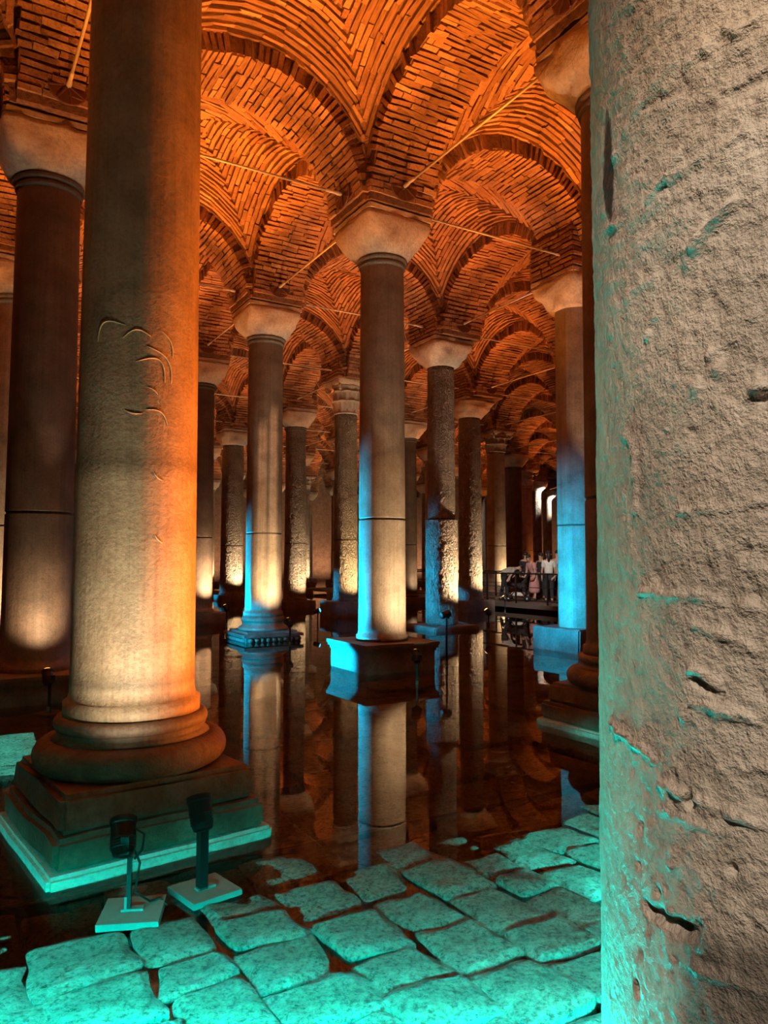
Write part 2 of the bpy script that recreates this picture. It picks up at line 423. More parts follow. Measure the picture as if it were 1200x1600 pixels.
def arch_bricks(rr):
    out = []; ph = 0.03; 
    while ph < pi-0.03:
        x, z = HA*cos(ph), ZS+RISE*sin(ph); t = Vector((-HA*sin(ph), 0, RISE*cos(ph))); sp = t.length; t /= sp
        nrm = Vector((t.z, 0, -t.x)); nrm = nrm if nrm.dot(Vector((x, 0, z-ZS))) < 0 else -nrm   # towards the opening
        cuts = [-AW]; y = -AW + rr.uniform(0.16, 0.42)
        while y < AW-0.12: cuts.append(y); y += rr.uniform(0.26, 0.40)
        cuts.append(AW)
        for k in range(len(cuts)-1):
            y0, y1 = cuts[k], cuts[k+1]
            if k == 0: y0 += rr.uniform(-0.05, 0.03)
            if k == len(cuts)-2: y1 += rr.uniform(-0.03, 0.05)
            jr = rr.uniform(-0.014, 0.016)
            mm = Matrix(((0, t.x, -nrm.x), (1, 0, 0), (0, t.z, -nrm.z)))      # local x along the width, y along the arc, z into the masonry
            mm = mm @ Matrix.Rotation(rr.uniform(-.07, .07), 3, 'Z')
            dep = 0.14
            if z - abs(mm[2][1])*0.045 - abs(mm[2][2])*0.0 < 7.175: continue
            out.append((Vector((x, (y0+y1)/2, z)) - nrm*(dep-0.028+jr), mm, ((y1-y0)/2-rr.choice((0.001, 0.003, 0.008)), 0.035+rr.uniform(-.008, .009), dep)))
        ph += 0.097*rr.uniform(0.93, 1.07)/sp
    return out
BFACES_ALL = [(0,3,2,1),(4,5,6,7),(0,1,5,4),(1,2,6,5),(2,3,7,6),(3,0,4,7)]
def bricks_mesh(lst, rr):
    mb = MB()
    for (c, mm, e) in lst: mb.box(c, e, mm, 0.005, rr)
    return mb
# mortar shells
mb = MB(); n = 40; g = [(-1+2*k/n)*(HB+0.04) for k in range(n+1)]
mb.add([(x, y, web_z(x, y)+0.012) for x in g for y in g], [(a*(n+1)+b, a*(n+1)+b+1, (a+1)*(n+1)+b+1, (a+1)*(n+1)+b) for a in range(n) for b in range(n)], True)
ME_WEB = mb.mesh('vault', M['mortar'])
mb = MB(); vs = []; n = 30
for k in range(n+1):
    ph = pi*k/n; c1, s1 = cos(ph), sin(ph)
    for (a, r, z) in ((-1, 0.012, 0), (1, 0.012, 0), (1, 0.42, 0.42), (-1, 0.42, 0.42)):
        vs.append(((HA+r)*c1, a*(AW-0.012), ZS+(RISE+r)*s1 - (0.0)))
fs = []
for k in range(n):
    for q in range(4): fs.append((k*4+q, k*4+(q+1) % 4, (k+1)*4+(q+1) % 4, (k+1)*4+q))
fs += [(3,2,1,0), (n*4, n*4+1, n*4+2, n*4+3)]
mb.add(vs, fs); ME_ARCH = mb.mesh('arch', M['mortar'])
NV = 3
webs = [web_bricks(random.Random(100+k)) for k in range(NV)]; ME_WB = [bricks_mesh(webs[k], random.Random(k)).mesh('brick_courses', M['brick']) for k in range(NV)]
archs = [arch_bricks(random.Random(200+k)) for k in range(NV)]; ME_AB = [bricks_mesh(archs[k], random.Random(k)).mesh('brick_courses', M['brick']) for k in range(NV)]
# springing block of brickwork above each capital
rr = random.Random(5); mb = MB(); mb.box((0,0,7.63), (0.56,0.56,0.465)); ME_SPR = mb.mesh('springer', M['mortar'])
mb = MB(); z = 7.20
while z < 7.95:
    for side in range(4):
        rot = Matrix.Rotation(side*pi/2, 3, 'Z'); y = -0.585
        while y < 0.54:
            l = min(rr.uniform(0.22, 0.36), 0.585-y); mb.box(rot @ Vector((0.50, y+l/2, z)), (0.09+rr.uniform(-.02,.02), l/2-.01, 0.029), rot, 0.006, rr); y += l
    z += 0.094
ME_SPB = mb.mesh('brick_courses', M['brick'])

singles = []          # candidates for single brick objects: (size, parent key, entry)
vault_objs = []; arch_objs = []
def occluded(x): return x < 118 or 128 < x < 296 or x > 926
for i in range(-3, 8):
    for j in range(-3, 9):
        p = (lat(i, j)+lat(i+1, j+1))*0.5
        if p.y < -6: continue
        o = mob('vault', ME_WEB, ceiling, p); o.rotation_euler = (0, 0, TH); o.scale = (PA/4.9, PB/4.9, 1)
        vault_objs.append((o, (i+2*j) % NV, i, j))
for i in range(-3, 9):
    for j in range(-3, 10):
        for (di, dj) in ((1, 0), (0, 1)):
            if i+di > 8 or j+dj > 9: continue
            p = (lat(i, j)+lat(i+di, j+dj))*0.5
            if p.y < -6: continue
            o = mob('arch', ME_ARCH, ceiling, p); o.rotation_euler = (0, 0, TH + (pi/2 if dj else 0)); o.scale = ((PB if dj else PA)/4.9, 1, 1)
            arch_objs.append((o, (i*2+j+dj) % NV, i, j, di))
bpy.context.view_layer.update()
for (o, k, i, j) in vault_objs:
    if (i, j) in ((-1, -1), (0, -1), (0, 0), (-1, 0)):
        mw = o.matrix_world
        for q, (c, mm, e) in enumerate(webs[k]):
            pr = project(mw @ c)
            if pr and 0 < pr[0] < 925 and -5 < pr[1] < 560 and not occluded(pr[0]):
                singles.append((1/pr[2]*e[0], o.name, q))
for (o, k, i, j, di) in arch_objs:
    if (i, j, di) in ((-1, 0, 1), (0, -1, 0), (0, 0, 1)):
        mw = o.matrix_world
        for q, (c, mm, e) in enumerate(archs[k]):
            pr = project(mw @ c)
            if pr and 0 < pr[0] < 925 and -5 < pr[1] < 560 and not occluded(pr[0]):
                singles.append((1.25/pr[2]*e[0], o.name, q))
singles.sort(reverse=True); singles = singles[:300]
chosen = {}
for s, nm, q in singles: chosen.setdefault(nm, set()).add(q)
mb = MB(); mb.box((0,0,0), (1,1,1)); ME_BRICK = []
for k in range(6):
    mb = MB(); mb.box((0,0,0), (1,1,1), None, 0.12, R); ME_BRICK.append(mb.mesh('brick', M['brick']))
def fill(o, lst, shared, k):
    if o.name in chosen:
        sel = chosen[o.name]; rest = [b for q, b in enumerate(lst) if q not in sel]
        r_ = bricks_mesh(rest, random.Random(k)).obj('brick_courses', M['brick'], o); r_['kind'] = 'stuff'
        for q in sel:
            c, mm, e = lst[q]; b = mob('brick', ME_BRICK[q % 6], o)
            m4 = (mm @ Matrix.Diagonal(e)).to_4x4(); m4.translation = c; b.matrix_local = m4
    else:
        r_ = mob('brick_courses', shared, o); r_['kind'] = 'stuff'
for (o, k, i, j) in vault_objs: fill(o, webs[k], ME_WB[k], k)
for (o, k, i, j, di) in arch_objs: fill(o, archs[k], ME_AB[k], k)

# ------------------------------------------------------------------ columns
ZT = 6.50
def wear_tone_attr(me, fn):
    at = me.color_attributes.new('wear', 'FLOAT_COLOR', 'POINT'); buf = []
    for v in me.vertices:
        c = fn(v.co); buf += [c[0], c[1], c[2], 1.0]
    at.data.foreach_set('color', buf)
def shaft_prof(r0, r1, z0, z1, zj, step, lower_extra=0.0, rings=True, foot=True):
    pr = []
    if foot: pr += [(r0+0.035, z0), (r0+0.035, z0+0.09), (r0+0.012, z0+0.10), (r0, z0+0.15), (r0, z0+0.17), (r0, z0+0.21)]
    else: pr += [(r0, z0)]
    z = pr[-1][1] + step
    def rad(z): return (r0 + (r1-r0)*((z-z0)/(z1-z0))**1.15) + (lower_extra if z < zj else 0)
    if zj:
        while z < zj-0.12: pr.append((rad(z), z)); z += step
        pr += [(rad(q), q) for q in (zj-0.09, zj-0.045, zj-0.025, zj-0.019)] + [(rad(zj+0.02)-0.014, zj-0.013), (rad(zj+0.02)-0.014, zj+0.013)] + [(rad(q), q) for q in (zj+0.019, zj+0.025, zj+0.045, zj+0.09)]; z = zj+0.09+step
    while z < z1-0.22: pr.append((rad(z), z)); z += step
    if rings: pr += [(r1, z1-0.22), (r1, z1-0.17), (r1, z1-0.15), (r1+0.02, z1-0.14), (r1+0.03, z1-0.11), (r1+0.02, z1-0.085), (r1+0.012, z1-0.075), (r1+0.045, z1-0.06), (r1+0.06, z1-0.03), (r1+0.045, z1)]
    else: pr += [(r1, z1-0.1), (r1, z1)]
    return pr
def make_shaft(root, mat, r0, r1, z0, z1, zj=2.3, n=36, step=0.25, extra=0.0, rings=True, foot=True, fn=None, wear=None, smooth=True, ph=0.0):
    mb = MB(); mb.lathe(shaft_prof(r0, r1, z0, z1, zj, step, extra, rings, foot), n, (0,0,0), smooth, fn, True, ph)
    me = mb.mesh('shaft', mat)
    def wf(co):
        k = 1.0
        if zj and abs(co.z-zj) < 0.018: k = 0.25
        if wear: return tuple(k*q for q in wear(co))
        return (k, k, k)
    wear_tone_attr(me, wf)
    return mob('shaft', me, root)
def cushion_capital(root, r, z0, z1, half, seed, mat=None, n=32, rough=0.02, belly=0.62, rows=9):
    """bell that swells from the round shaft to a square bed"""
    mb = MB(); vs = []; H = z1-z0
    for m_ in range(rows+1):
        t = m_/rows; 
        for k in range(n):
            a = 2*pi*k/n + pi/4; ca, sa = cos(a), sin(a)
            ex = 2 + 14*t**2.2; w_ = r + (half-r)*((1-(1-t)**2.2)**belly)
            q = (abs(ca)**ex + abs(sa)**ex)**(-1/ex)
            p = Vector((ca*q*w_, sa*q*w_, z0+H*t*0.82))
            if 0 < m_: p += Vector((ca, sa, 0))*rough*noise.noise(p*6+Vector((seed, 0, 0))) + Vector((0, 0, rough*0.6*noise.noise(p*8+Vector((0, seed, 0)))))
            vs.append(p)
    fs = []
    for m_ in range(rows):
        for k in range(n): k2 = (k+1) % n; fs.append((m_*n+k, m_*n+k2, (m_+1)*n+k2, (m_+1)*n+k))
    fs += [tuple(range(n-1, -1, -1)), tuple(rows*n+k for k in range(n))]
    mb.add(vs, fs, True); bell = mb.obj('capital_bell', mat or M['capital'], root)
    block(root, 'abacus', half-0.008, half-0.008, z0+H*0.80, z1, mat or M['capital'], seed, 0.03, 4 if n > 24 else 2, 0.03)
    return bell
def leaf_mesh():
    mb = MB(); rows, cols = 7, 5; vs = []
    for a in range(rows):
        t = a/(rows-1); wv = 0.5*(0.75+0.55*sin(t*pi*0.8))*(1 if a % 2 == 0 else 0.82)*(1 if t < .95 else .55)
        x = 0.04 + 0.10*t + 0.32*max(0, t-0.6)**1.3; z = t*1.0 - 1.3*max(0, t-0.78)**1.2
        for b in range(cols):
            s = b/(cols-1)*2-1; vs.append((x-0.08*abs(s)+(0.03 if b == 2 else 0), s*wv, z))
    fs = [(a*cols+b, a*cols+b+1, (a+1)*cols+b+1, (a+1)*cols+b) for a in range(rows-1) for b in range(cols-1)]
    b0 = len(vs); vs += [(v[0]-0.05, v[1], v[2]-0.02) for v in vs]
    fs += [tuple(b0+i for i in reversed(f)) for f in list(fs)]
    mb.add(vs, fs, True); return mb.mesh('leaf', M['capital'])
ME_LEAF = leaf_mesh()
def leaf_capital(root, r, z0, z1, half, seed):
    H = z1-z0; mb = MB()
    mb.lathe([(r+0.03, z0), (r+0.05, z0+0.04), (r, z0+0.07), (r*0.98, z0+H*0.5), (r*1.12, z0+H*0.78), (r*1.35, z0+H*0.88)], 20); mb.obj('capital_bell', M['capital'], root)
    for row, (zz, sc_, off, nn) in enumerate(((z0+0.06, 0.42, 0, 8), (z0+0.06+H*0.26, 0.46, 0.5, 8))):
        for k in range(nn):
            a = 2*pi*(k+off)/nn; l = mob('leaf', ME_LEAF, root, (cos(a)*r*1.0, sin(a)*r*1.0, zz)); l.rotation_euler = (0, 0, a); l.scale = (sc_*1.5, r*0.86, H*sc_)
    mb = MB()
    for k in range(4):
        a = pi/4 + k*pi/2; c = Vector((cos(a), sin(a), 0)); pts = []
        for q in range(12):
            t = q/11*1.6*2*pi; rad = 0.10*(1-q/13); pts.append(c*(half*1.15+rad*cos(t)) + Vector((0, 0, z0+H*0.76+rad*sin(t))))
        vb = MB(); vb.tube(pts, 0.035, 6); vb.obj('volute', M['capital'], root)
    n = 32; vs = []
    for zz, s in ((z0+H*0.87, 0.95), (z0+H*0.93, 1.0), (z1, 1.03)):
        for k in range(n):
            a = 2*pi*k/n; q = half*s/max(abs(cos(a)), abs(sin(a))); q = q*(1-0.13*(1-min(1, (abs(abs(a % (pi/2))-pi/4))/(pi/4)) - 0.0)*-1 if False else 1)
            con = 1-0.12*abs(cos(2*a))**1.5; vs.append((cos(a)*q*con, sin(a)*q*con, zz))
    fs = [(m_*n+k, m_*n+(k+1) % n, (m_+1)*n+(k+1) % n, (m_+1)*n+k) for m_ in range(2) for k in range(n)] + [tuple(range(n-1, -1, -1)), tuple(2*n+k for k in range(n))]
    mb = MB(); mb.add(vs, fs); mb.obj('abacus', M['capital'], root)
def block(root, name, hx_, hy_, z0, z1, mat, seed=0, rough=0.012, seg=5, bev=0.02, taper=0.0, loc=(0,0,0), rz=0.0):
    """weathered stone block with worn edges"""
    bm = bmesh.new(); bmesh.ops.create_cube(bm, size=1.0)
    for v in bm.verts:
        k = 1.0 - (taper if v.co.z > 0 else 0); v.co = Vector((v.co.x*2*hx_*k, v.co.y*2*hy_*k, z0 if v.co.z < 0 else z1))
    bmesh.ops.bevel(bm, geom=list(bm.edges), offset=bev, segments=2, affect='EDGES')
    bmesh.ops.subdivide_edges(bm, edges=[e for e in bm.edges if e.calc_length() > 0.25], cuts=seg, use_grid_fill=True)
    for v in bm.verts:
        p = v.co + Vector((seed*3.1, 0, 0)); v.co += Vector((noise.noise(p*3), noise.noise(p*3+Vector((9, 0, 0))), noise.noise(p*3+Vector((0, 9, 0)))*0.7))*rough
    me = bpy.data.meshes.new(name); bm.to_mesh(me); bm.free(); me.materials.append(mat)
    o = mob(name, me, root, loc); o.rotation_euler = (0, 0, rz); return o
def torus_prof(rin, rout, z0, z1, k=9):
    zc, h = (z0+z1)/2, (z1-z0)/2
    return [(rin, z0)] + [(rout-h*0.9 + h*0.9*cos(a), zc + h*sin(a)) for a in [(-pi/2+pi*q/(k-1)) for q in range(k)]] + [(rin, z1)]
def attic_base(root, r, zb, mats, seed, detailed=True, foot=None, half=0.62):
    """two plinth slabs, big torus, scotia and small torus; returns the z where the shaft starts"""
    n = 48
    def wob(rr_, a, z): return rr_*(1+0.012*noise.noise(Vector((cos(a)*2, sin(a)*2, z*3+seed))))
    block(root, 'footing', half+0.045, half+0.045, -0.40, zb+0.065, M['bright_footing'], seed, 0.012)
    block(root, 'lower_plinth', half+0.01, half+0.01, zb+0.06, zb+0.235, mats, seed+1, 0.022, bev=0.03)
    block(root, 'upper_plinth', half-0.03, half-0.03, zb+0.232, zb+0.43, mats, seed+2, 0.018, bev=0.03, taper=0.04)
    mb = MB(); mb.lathe(torus_prof(r*0.8, r+0.20, zb+0.425, zb+0.60), n, fn=wob); mb.obj('torus', mats, root)
    mb = MB(); mb.lathe([(r*0.8, zb+0.595), (r+0.10, zb+0.597), (r+0.065, zb+0.625), (r+0.06, zb+0.645), (r+0.075, zb+0.655)] + torus_prof(r*0.8, r+0.085, zb+0.655, zb+0.735)[1:], n, fn=wob); mb.obj('upper_torus', M['marble_plain'], root)
    return zb+0.73

NUM = ['no', 'one', 'two', 'three', 'four', 'five', 'six', 'seven', 'eight', 'nine', 'ten']
def where(i, j):
    r = (f'{NUM[i]} back-right' if i > 0 else f'{NUM[-i]} front-left' if i < 0 else '')
    l = (f'{NUM[j]} back-left' if j > 0 else f'{NUM[-j]} front-right' if j < 0 else '')
    return ', '.join(x for x in (r, l) if x)
NICK = {(-1,-1): 'the orange-lit near column', (-1,0): 'the dark brown left column', (0,0): 'the central column', (0,1): 'the chipped pale-faceted column',
        (1,1): 'the two-piece column', (1,0): 'the cyan-blue faceted column', (0,-1): 'the half-hidden right column', (-1,1): 'the pale left-edge column',
        (0,2): 'the slim dark column', (1,2): 'the leaf-capital column', (2,2): 'the coarsely pecked column', (1,4): 'the stout pecked column', (3,3): 'the scroll-capital column'}
COLS = {}
def column(i, j, px=None, kind='plain', **k):
    p = lat(i, j).copy()
    if px is not None:
        q = project(Vector((p.x, p.y, CAMZ))); p.x += (px-q[0])*q[2]/FPX
    if 'pos' in k: p = Vector(k['pos'])
    COLS[(i, j)] = p
    lab = k.get('label') or f"slim far marble column, {where(i, j)} bays from the central column"
    root = thing('column', lab, 'column', p, k.get('rz', TH), k.get('group', 'marble columns of the cistern'))
    zt = k.get('zt', ZT); zc = ZS-0.015; r0, r1 = k.get('r0', 0.39), k.get('r1', 0.345); mat = M[k.get('mat', 'marble')]
    near = p.y < 20; n = 48 if p.y < 9 else 36 if near else 20
    step_ = 0.12 if p.y < 9 else 0.3
    if k.get('mat') == 'marble_pecked' and p.y < 33 and 'fn' not in k and k.get('label'):
        n, step_ = 88, 0.045; k['fn'] = lambda r, a, z: r + 0.013*noise.noise(Vector((cos(a)*r*17, sin(a)*r*17, z*11))) + 0.006*noise.noise(Vector((cos(a)*r*40, sin(a)*r*40, z*28)))
    base = k.get('base', 'block'); zb = k.get('zb', 0.0); seed = (i*7+j*13) % 50
    bm_ = M[k.get('bmat', 'plinth')]
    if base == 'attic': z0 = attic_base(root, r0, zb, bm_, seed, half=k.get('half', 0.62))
    elif base == 'pedestal':                      # moulded pedestal block
        h = k.get('half', 0.62); z0 = k.get('zp', 0.43)
        block(root, 'pedestal', h-0.03, h-0.03, -0.42, z0-0.12, bm_, seed, 0.006, bev=0.012)
        mb = MB()
        for (e, za, zb_) in ((0.0, z0-0.14, z0-0.095), (0.022, z0-0.095, z0-0.05), (0.04, z0-0.05, z0)): mb.box((0,0,(za+zb_)/2), (h-0.02+e, h-0.02+e, (zb_-za)/2), None, 0.004, R)
        mb.obj('pedestal_moulding', bm_, root)
    elif base == 'slab':
        z0 = k.get('zp', 0.12); h = k.get('half', 0.62); block(root, 'plinth', h, h, -0.42, z0, bm_, seed, 0.02, bev=0.03)
    elif base == 'bell':                          # stepped mouldings on a carved square plinth
        h = 0.60; z0 = 0.50; block(root, 'plinth', h, h, -0.42, 0.10, bm_, seed, 0.006, bev=0.012)
        mb = MB(); mb.box((0,0,0.13), (h+0.055, h+0.055, 0.03)); mb.box((0,0,0.18), (h-0.05, h-0.05, 0.03)); mb.obj('plinth_moulding', bm_, root)
        for q in range(9):
            for s in range(4):
                rot = Matrix.Rotation(s*pi/2, 3, 'Z'); c = rot @ Vector((h+0.005, -h+0.1+q*(2*h-0.2)/8, 0.04))
                cb = MB(); cb.lathe([(0.01, -0.045), (0.05, -0.03), (0.06, 0.0), (0.05, 0.03), (0.01, 0.045)], 8); cb.obj('carved_bead', bm_, root, c)
        mb = MB(); mb.lathe([(0.52, 0.205), (0.53, 0.25), (0.50, 0.28), (0.44, 0.32), (0.43, 0.36), (0.44, 0.37)] + torus_prof(0.3, 0.455, 0.37, 0.50)[1:], 40); mb.obj('torus', M['marble_plain'], root)
    else: z0 = k.get('zp', 0.25); h = k.get('half', 0.58); block(root, 'pedestal', h, h, -0.42, z0, bm_, seed, 0.012, bev=0.02)
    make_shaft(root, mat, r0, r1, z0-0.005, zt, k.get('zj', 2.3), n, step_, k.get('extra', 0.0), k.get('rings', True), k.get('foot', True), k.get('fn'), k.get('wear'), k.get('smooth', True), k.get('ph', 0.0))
    if k.get('cap', 'cushion') == 'cushion': cushion_capital(root, r1+0.04, zt-0.005, zc+0.01, k.get('ch', 0.60), seed+1, M[k.get('cmat', 'capital')], 32 if near else 20, k.get('crough', 0.045), k.get('belly', 0.8))
    else: leaf_capital(root, r1, zt-0.005, zc+0.01, 0.53, seed)
    sp = mob('springer', ME_SPR, ceiling, p); sp.rotation_euler = (0, 0, TH); sb = mob('brick_courses', ME_SPB, sp); sb['kind'] = 'stuff'
    return root

def nz(co, s, sd=0): return noise.noise(Vector((co.x*s+sd, co.y*s, co.z*s)))
def wear_A(co):
    k = 1.0
    if co.z < 2.18: k = 1.35
    if 2.18 < co.z < 2.29: k = 0.62
    if 0.92 < co.z < 1.02: k = 0.72
    return (k, k*0.98, k*0.93)
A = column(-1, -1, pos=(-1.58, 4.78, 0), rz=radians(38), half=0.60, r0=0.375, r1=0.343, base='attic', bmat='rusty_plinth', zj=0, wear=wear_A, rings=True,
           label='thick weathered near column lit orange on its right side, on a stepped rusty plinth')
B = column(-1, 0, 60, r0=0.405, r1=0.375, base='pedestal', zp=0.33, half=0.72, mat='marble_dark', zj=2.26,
           wear=lambda co: (lambda f: (1+f*2.4,)*3)(max(0, min(1, (1.9-co.z)/1.6))),  # tone grows paler towards the foot
           label='dark brown column at far left with pale lower end and plain trumpet capital', ch=0.60)
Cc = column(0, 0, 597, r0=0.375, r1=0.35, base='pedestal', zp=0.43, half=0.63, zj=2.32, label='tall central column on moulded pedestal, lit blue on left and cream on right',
            wear=lambda co: (lambda f: (0.62+0.38*f,)*3)(max(0, min(1, (4.6-co.z)/1.6))))  # tone grows darker towards the top
def fn_D(r, a, z):
    for (af, zt_, dd) in ((-2.05, 4.65, 0.335), (-1.45, 4.85, 0.345)):
        d = (a-af+pi) % (2*pi)-pi
        if z < zt_ and z > 0.8 and abs(d) < 0.7: r = min(r, dd/cos(d))
    return r + 0.006*cos(a*24)
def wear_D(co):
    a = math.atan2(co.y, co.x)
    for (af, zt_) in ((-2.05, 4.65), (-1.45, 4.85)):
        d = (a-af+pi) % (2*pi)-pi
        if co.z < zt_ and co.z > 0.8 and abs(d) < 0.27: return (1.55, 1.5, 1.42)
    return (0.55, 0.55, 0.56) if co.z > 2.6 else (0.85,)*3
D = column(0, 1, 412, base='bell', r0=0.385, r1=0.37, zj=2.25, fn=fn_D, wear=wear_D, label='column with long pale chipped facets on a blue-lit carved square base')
Ee = column(1, 1, 690, base='slab', zp=0.10, half=0.66, r0=0.345, r1=0.335, extra=0.055, zj=2.69, foot=False, mat='marble_pecked',
            label='two-piece pecked column with thicker lower drum, blue on its left side', rings=False, crough=0.09, belly=1.25)
Ff = column(1, 0, 903, base='slab', zp=0.42, half=0.62, r0=0.40, r1=0.38, zj=2.34, foot=False, rings=False, smooth=False,
            fn=lambda r, a, z: r*(1-0.05*abs(cos(a*4))), belly=1.5, label='faceted column washed bright cyan-blue on a plain block, beside the huge near column', crough=0.06)
Jj = column(0, -1, 981, base='attic', r0=0.42, r1=0.385, mat='marble_dark', zj=2.3, label='dark column half hidden behind the huge near column, on a stepped base', crough=0.09, ch=0.62,
            wear=lambda co: (1.7, 1.6, 1.5))
K = column(-1, 1, 12, r0=0.40, r1=0.37, label='pale column cut by the left edge of the view, behind the dark brown column')
Lc = column(0, 2, 311, r0=0.37, r1=0.34, mat='marble_dark', zp=0.28, wear=lambda co: (lambda f: (1+f*2.2,)*3)(max(0, min(1, (2.6-co.z)/1.0))),  # tone grows paler low on the shaft
            label='slim dark column just right of the orange-lit near column, pale at its foot')
Nn = column(1, 2, 540, r0=0.365, r1=0.34, zt=6.14, cap='leaf', mat='marble_pecked', zp=0.45, rings=False, label='pecked column with carved leaf capital, just left of the tall central column')
G = column(2, 2, 735, r0=0.40, r1=0.37, mat='marble_pecked', zp=0.35, rings=False, crough=0.08, zj=0, label='coarsely pecked pale column with rough capital, right of the two-piece column')
Mm = column(1, 4, 362, r0=0.47, r1=0.44, mat='marble_pecked', rings=False, crough=0.06, label='stout pecked column seen between the slim dark column and the chipped faceted one')
H = column(3, 3, 776, r0=0.42, r1=0.38, zt=6.3, cap='leaf', mat='marble', zp=0.3, rings=False, label='tapering brown column with scroll and leaf capital behind the bending visitor')
FAR_PX = {(1,3): 461, (4,4): 803, (5,5): 824, (6,6): 839, (7,7): 856, (2,3): 637}
spec = {(1,3): dict(mat='marble_pecked', label='pecked cream-lit column directly behind the right edge of the chipped faceted column'),
        (4,4): dict(mat='marble_dark', r0=0.46, r1=0.43, label='wide unlit dark brown column behind the woman in the pink dress'),
        (5,5): dict(cap='leaf', zt=6.2, label='slim orange-brown leaf-capital column above the pink-dressed woman', wear=lambda co: (1.2, 0.8, 0.6)),
        (6,6): dict(mat='marble_pecked', label='far column lit white at its top under a bright white capital'),
        (7,7): dict(label='narrowest far column, lit white at its top, left of the cyan-blue column'),
        (2,3): dict(mat='marble_dark', label='dim brown column seen just right of the tall central column')}
for i in range(-2, 9):
    for j in range(-2, 10):
        if (i, j) in COLS or (i, j) in ((-1, -2), (0, -2)): continue
        p = lat(i, j); q = project(Vector((p.x, p.y, CAMZ)))
        if q is None or p.y > 68: continue
        if not (-70 < q[0] < 960) and not (p.y < 14 and abs(p.x) < 9 and p.y > -1): continue
        k = dict(spec.get((i, j), {})); h_ = (i*5+j*3) % 7
        k.setdefault('mat', ('marble', 'marble_pecked', 'marble_dark', 'marble', 'marble_pecked', 'marble', 'marble')[h_])
        if h_ == 1: k.setdefault('cap', 'leaf'); k.setdefault('zt', 6.25)
        k.setdefault('r0', 0.37 + 0.012*((i*3+j) % 4)); k.setdefault('r1', k['r0']-0.035)
        column(i, j, FAR_PX.get((i, j)), **k)

# the huge near column: dense surface with plaster ridges, pits and bumps
IPOS = Vector((0.657, 0.835, 0)); IR = 0.400
root = thing('column', 'huge near column filling the right side, pale rough stone with drips and cracks', 'column', IPOS, 0, 'marble columns of the cistern')
rr = random.Random(3)
base_a = math.atan2(-IPOS.y, -IPOS.x)                        # angle facing the viewer
def on_cyl(x, y, ax, ay, rad):
    dirv = Vector(((x-600)/FPX, 1, (800-y)/FPX)); c_, s_ = cos(PITCH), sin(PITCH)
    dirv = Vector((dirv.x, dirv.y*c_ - dirv.z*s_, dirv.y*s_ + dirv.z*c_))
    a_ = dirv.x**2+dirv.y**2; b_ = -2*(dirv.x*ax+dirv.y*ay); cc = ax*ax+ay*ay-rad*rad
    t = (-b_-sqrt(max(0, b_*b_-4*a_*cc)))/(2*a_); return Vector((dirv.x*t, dirv.y*t, CAMZ+dirv.z*t))
def surf(x, y):                                              # photo spot -> (arc length, height) on this column
    p = on_cyl(x, y, IPOS.x, IPOS.y, IR*1.01); a = math.atan2(p.y-IPOS.y, p.x-IPOS.x)
    return ((a-base_a+pi) % (2*pi)-pi)*IR, p.z
ridges = []
for pts, wd, hg in (
    (((1082,388),(1096,366),(1112,350),(1138,322)), .0052, .011), (((1012,312),(1028,292),(1042,278),(1058,240)), .003, .006), (((1045,283),(1070,265),(1098,243)), .003, .005),
    (((1130,46),(1150,50),(1182,28)), .0035, .006), (((1150,50),(1146,64),(1136,80)), .003, .005), (((975,680),(988,694),(993,715),(993,760),(994,800)), .0028, .005),
    (((1008,527),(1012,505),(1024,490)), .0035, .006), (((1130,228),(1162,205)), .0028, .004), (((940,360),(968,345)), .003, .004),
    (((1000,925),(1060,932),(1110,935),(1150,946),(1185,952)), .0026, .0045), (((1085,975),(1110,986),(1135,992),(1158,1004),(1182,1016)), .003, .005),
    (((1084,1050),(1105,1062),(1122,1075)), .004, .006), (((1084,1060),(1105,1072),(1125,1084)), .004, -.007), (((1085,1095),(1130,1113),(1160,1120),(1185,1129)), .0028, .005),
    (((955,1130),(980,1152),(1002,1172),(1026,1190)), .0026, .0045), (((1032,1222),(1080,1246),(1130,1266),(1165,1280),(1200,1290)), .003, .0055), (((1030,1266),(1070,1280),(1110,1296),(1140,1312)), .0028, .004),
    (((1060,802),(1110,796),(1160,792),(1200,784)), .002, .003), (((1160,1203),(1200,1200)), .003, .004), (((1015,1420),(1040,1434),(1062,1446),(1085,1455)), .006, -.013), (((1015,1412),(1050,1430),(1085,1446)), .004, .004),
    (((1000,170),(1040,150),(1070,135)), .004, -.005), (((1020,165),(1050,152)), .003, .004), (((1110,160),(1150,140),(1195,120)), .003, -.004), (((1085,1510),(1130,1530),(1190,1545)), .003, .004)):
    ridges.append(([surf(*q) for q in pts], wd*1.1, hg*1.25, rr.uniform(0, 50)))
pits = []
for (x, y, r_, hg) in ((1080,1252,.0045,-.02), (1145,1358,.0035,-.016), (1000,1540,.004,-.012), (1000,1552,.004,-.012), (1165,862,.004,-.006), (1184,932,.004,-.006), (1110,555,.004,.006), (1124,578,.005,.007), (1088,604,.005,.006), (1184,610,.007,.011), (1190,622,.006,-.009), (1085,312,.004,-.007), (1104,338,.004,-.004), (1000,1352,.004,-.006), (1030,1395,.004,-.006)):
    q = surf(x, y); pits.append((q[0], q[1], r_, hg))
for _ in range(150):
    q = surf(rr.uniform(945, 1200), rr.uniform(0, 1600)); pits.append((q[0], q[1], rr.uniform(.0025, .006), rr.choice((-1, 1, 1))*rr.uniform(.001, .004)))
q0, q1, q2 = surf(946, 262), surf(1075, 1440), surf(1200, 1478)
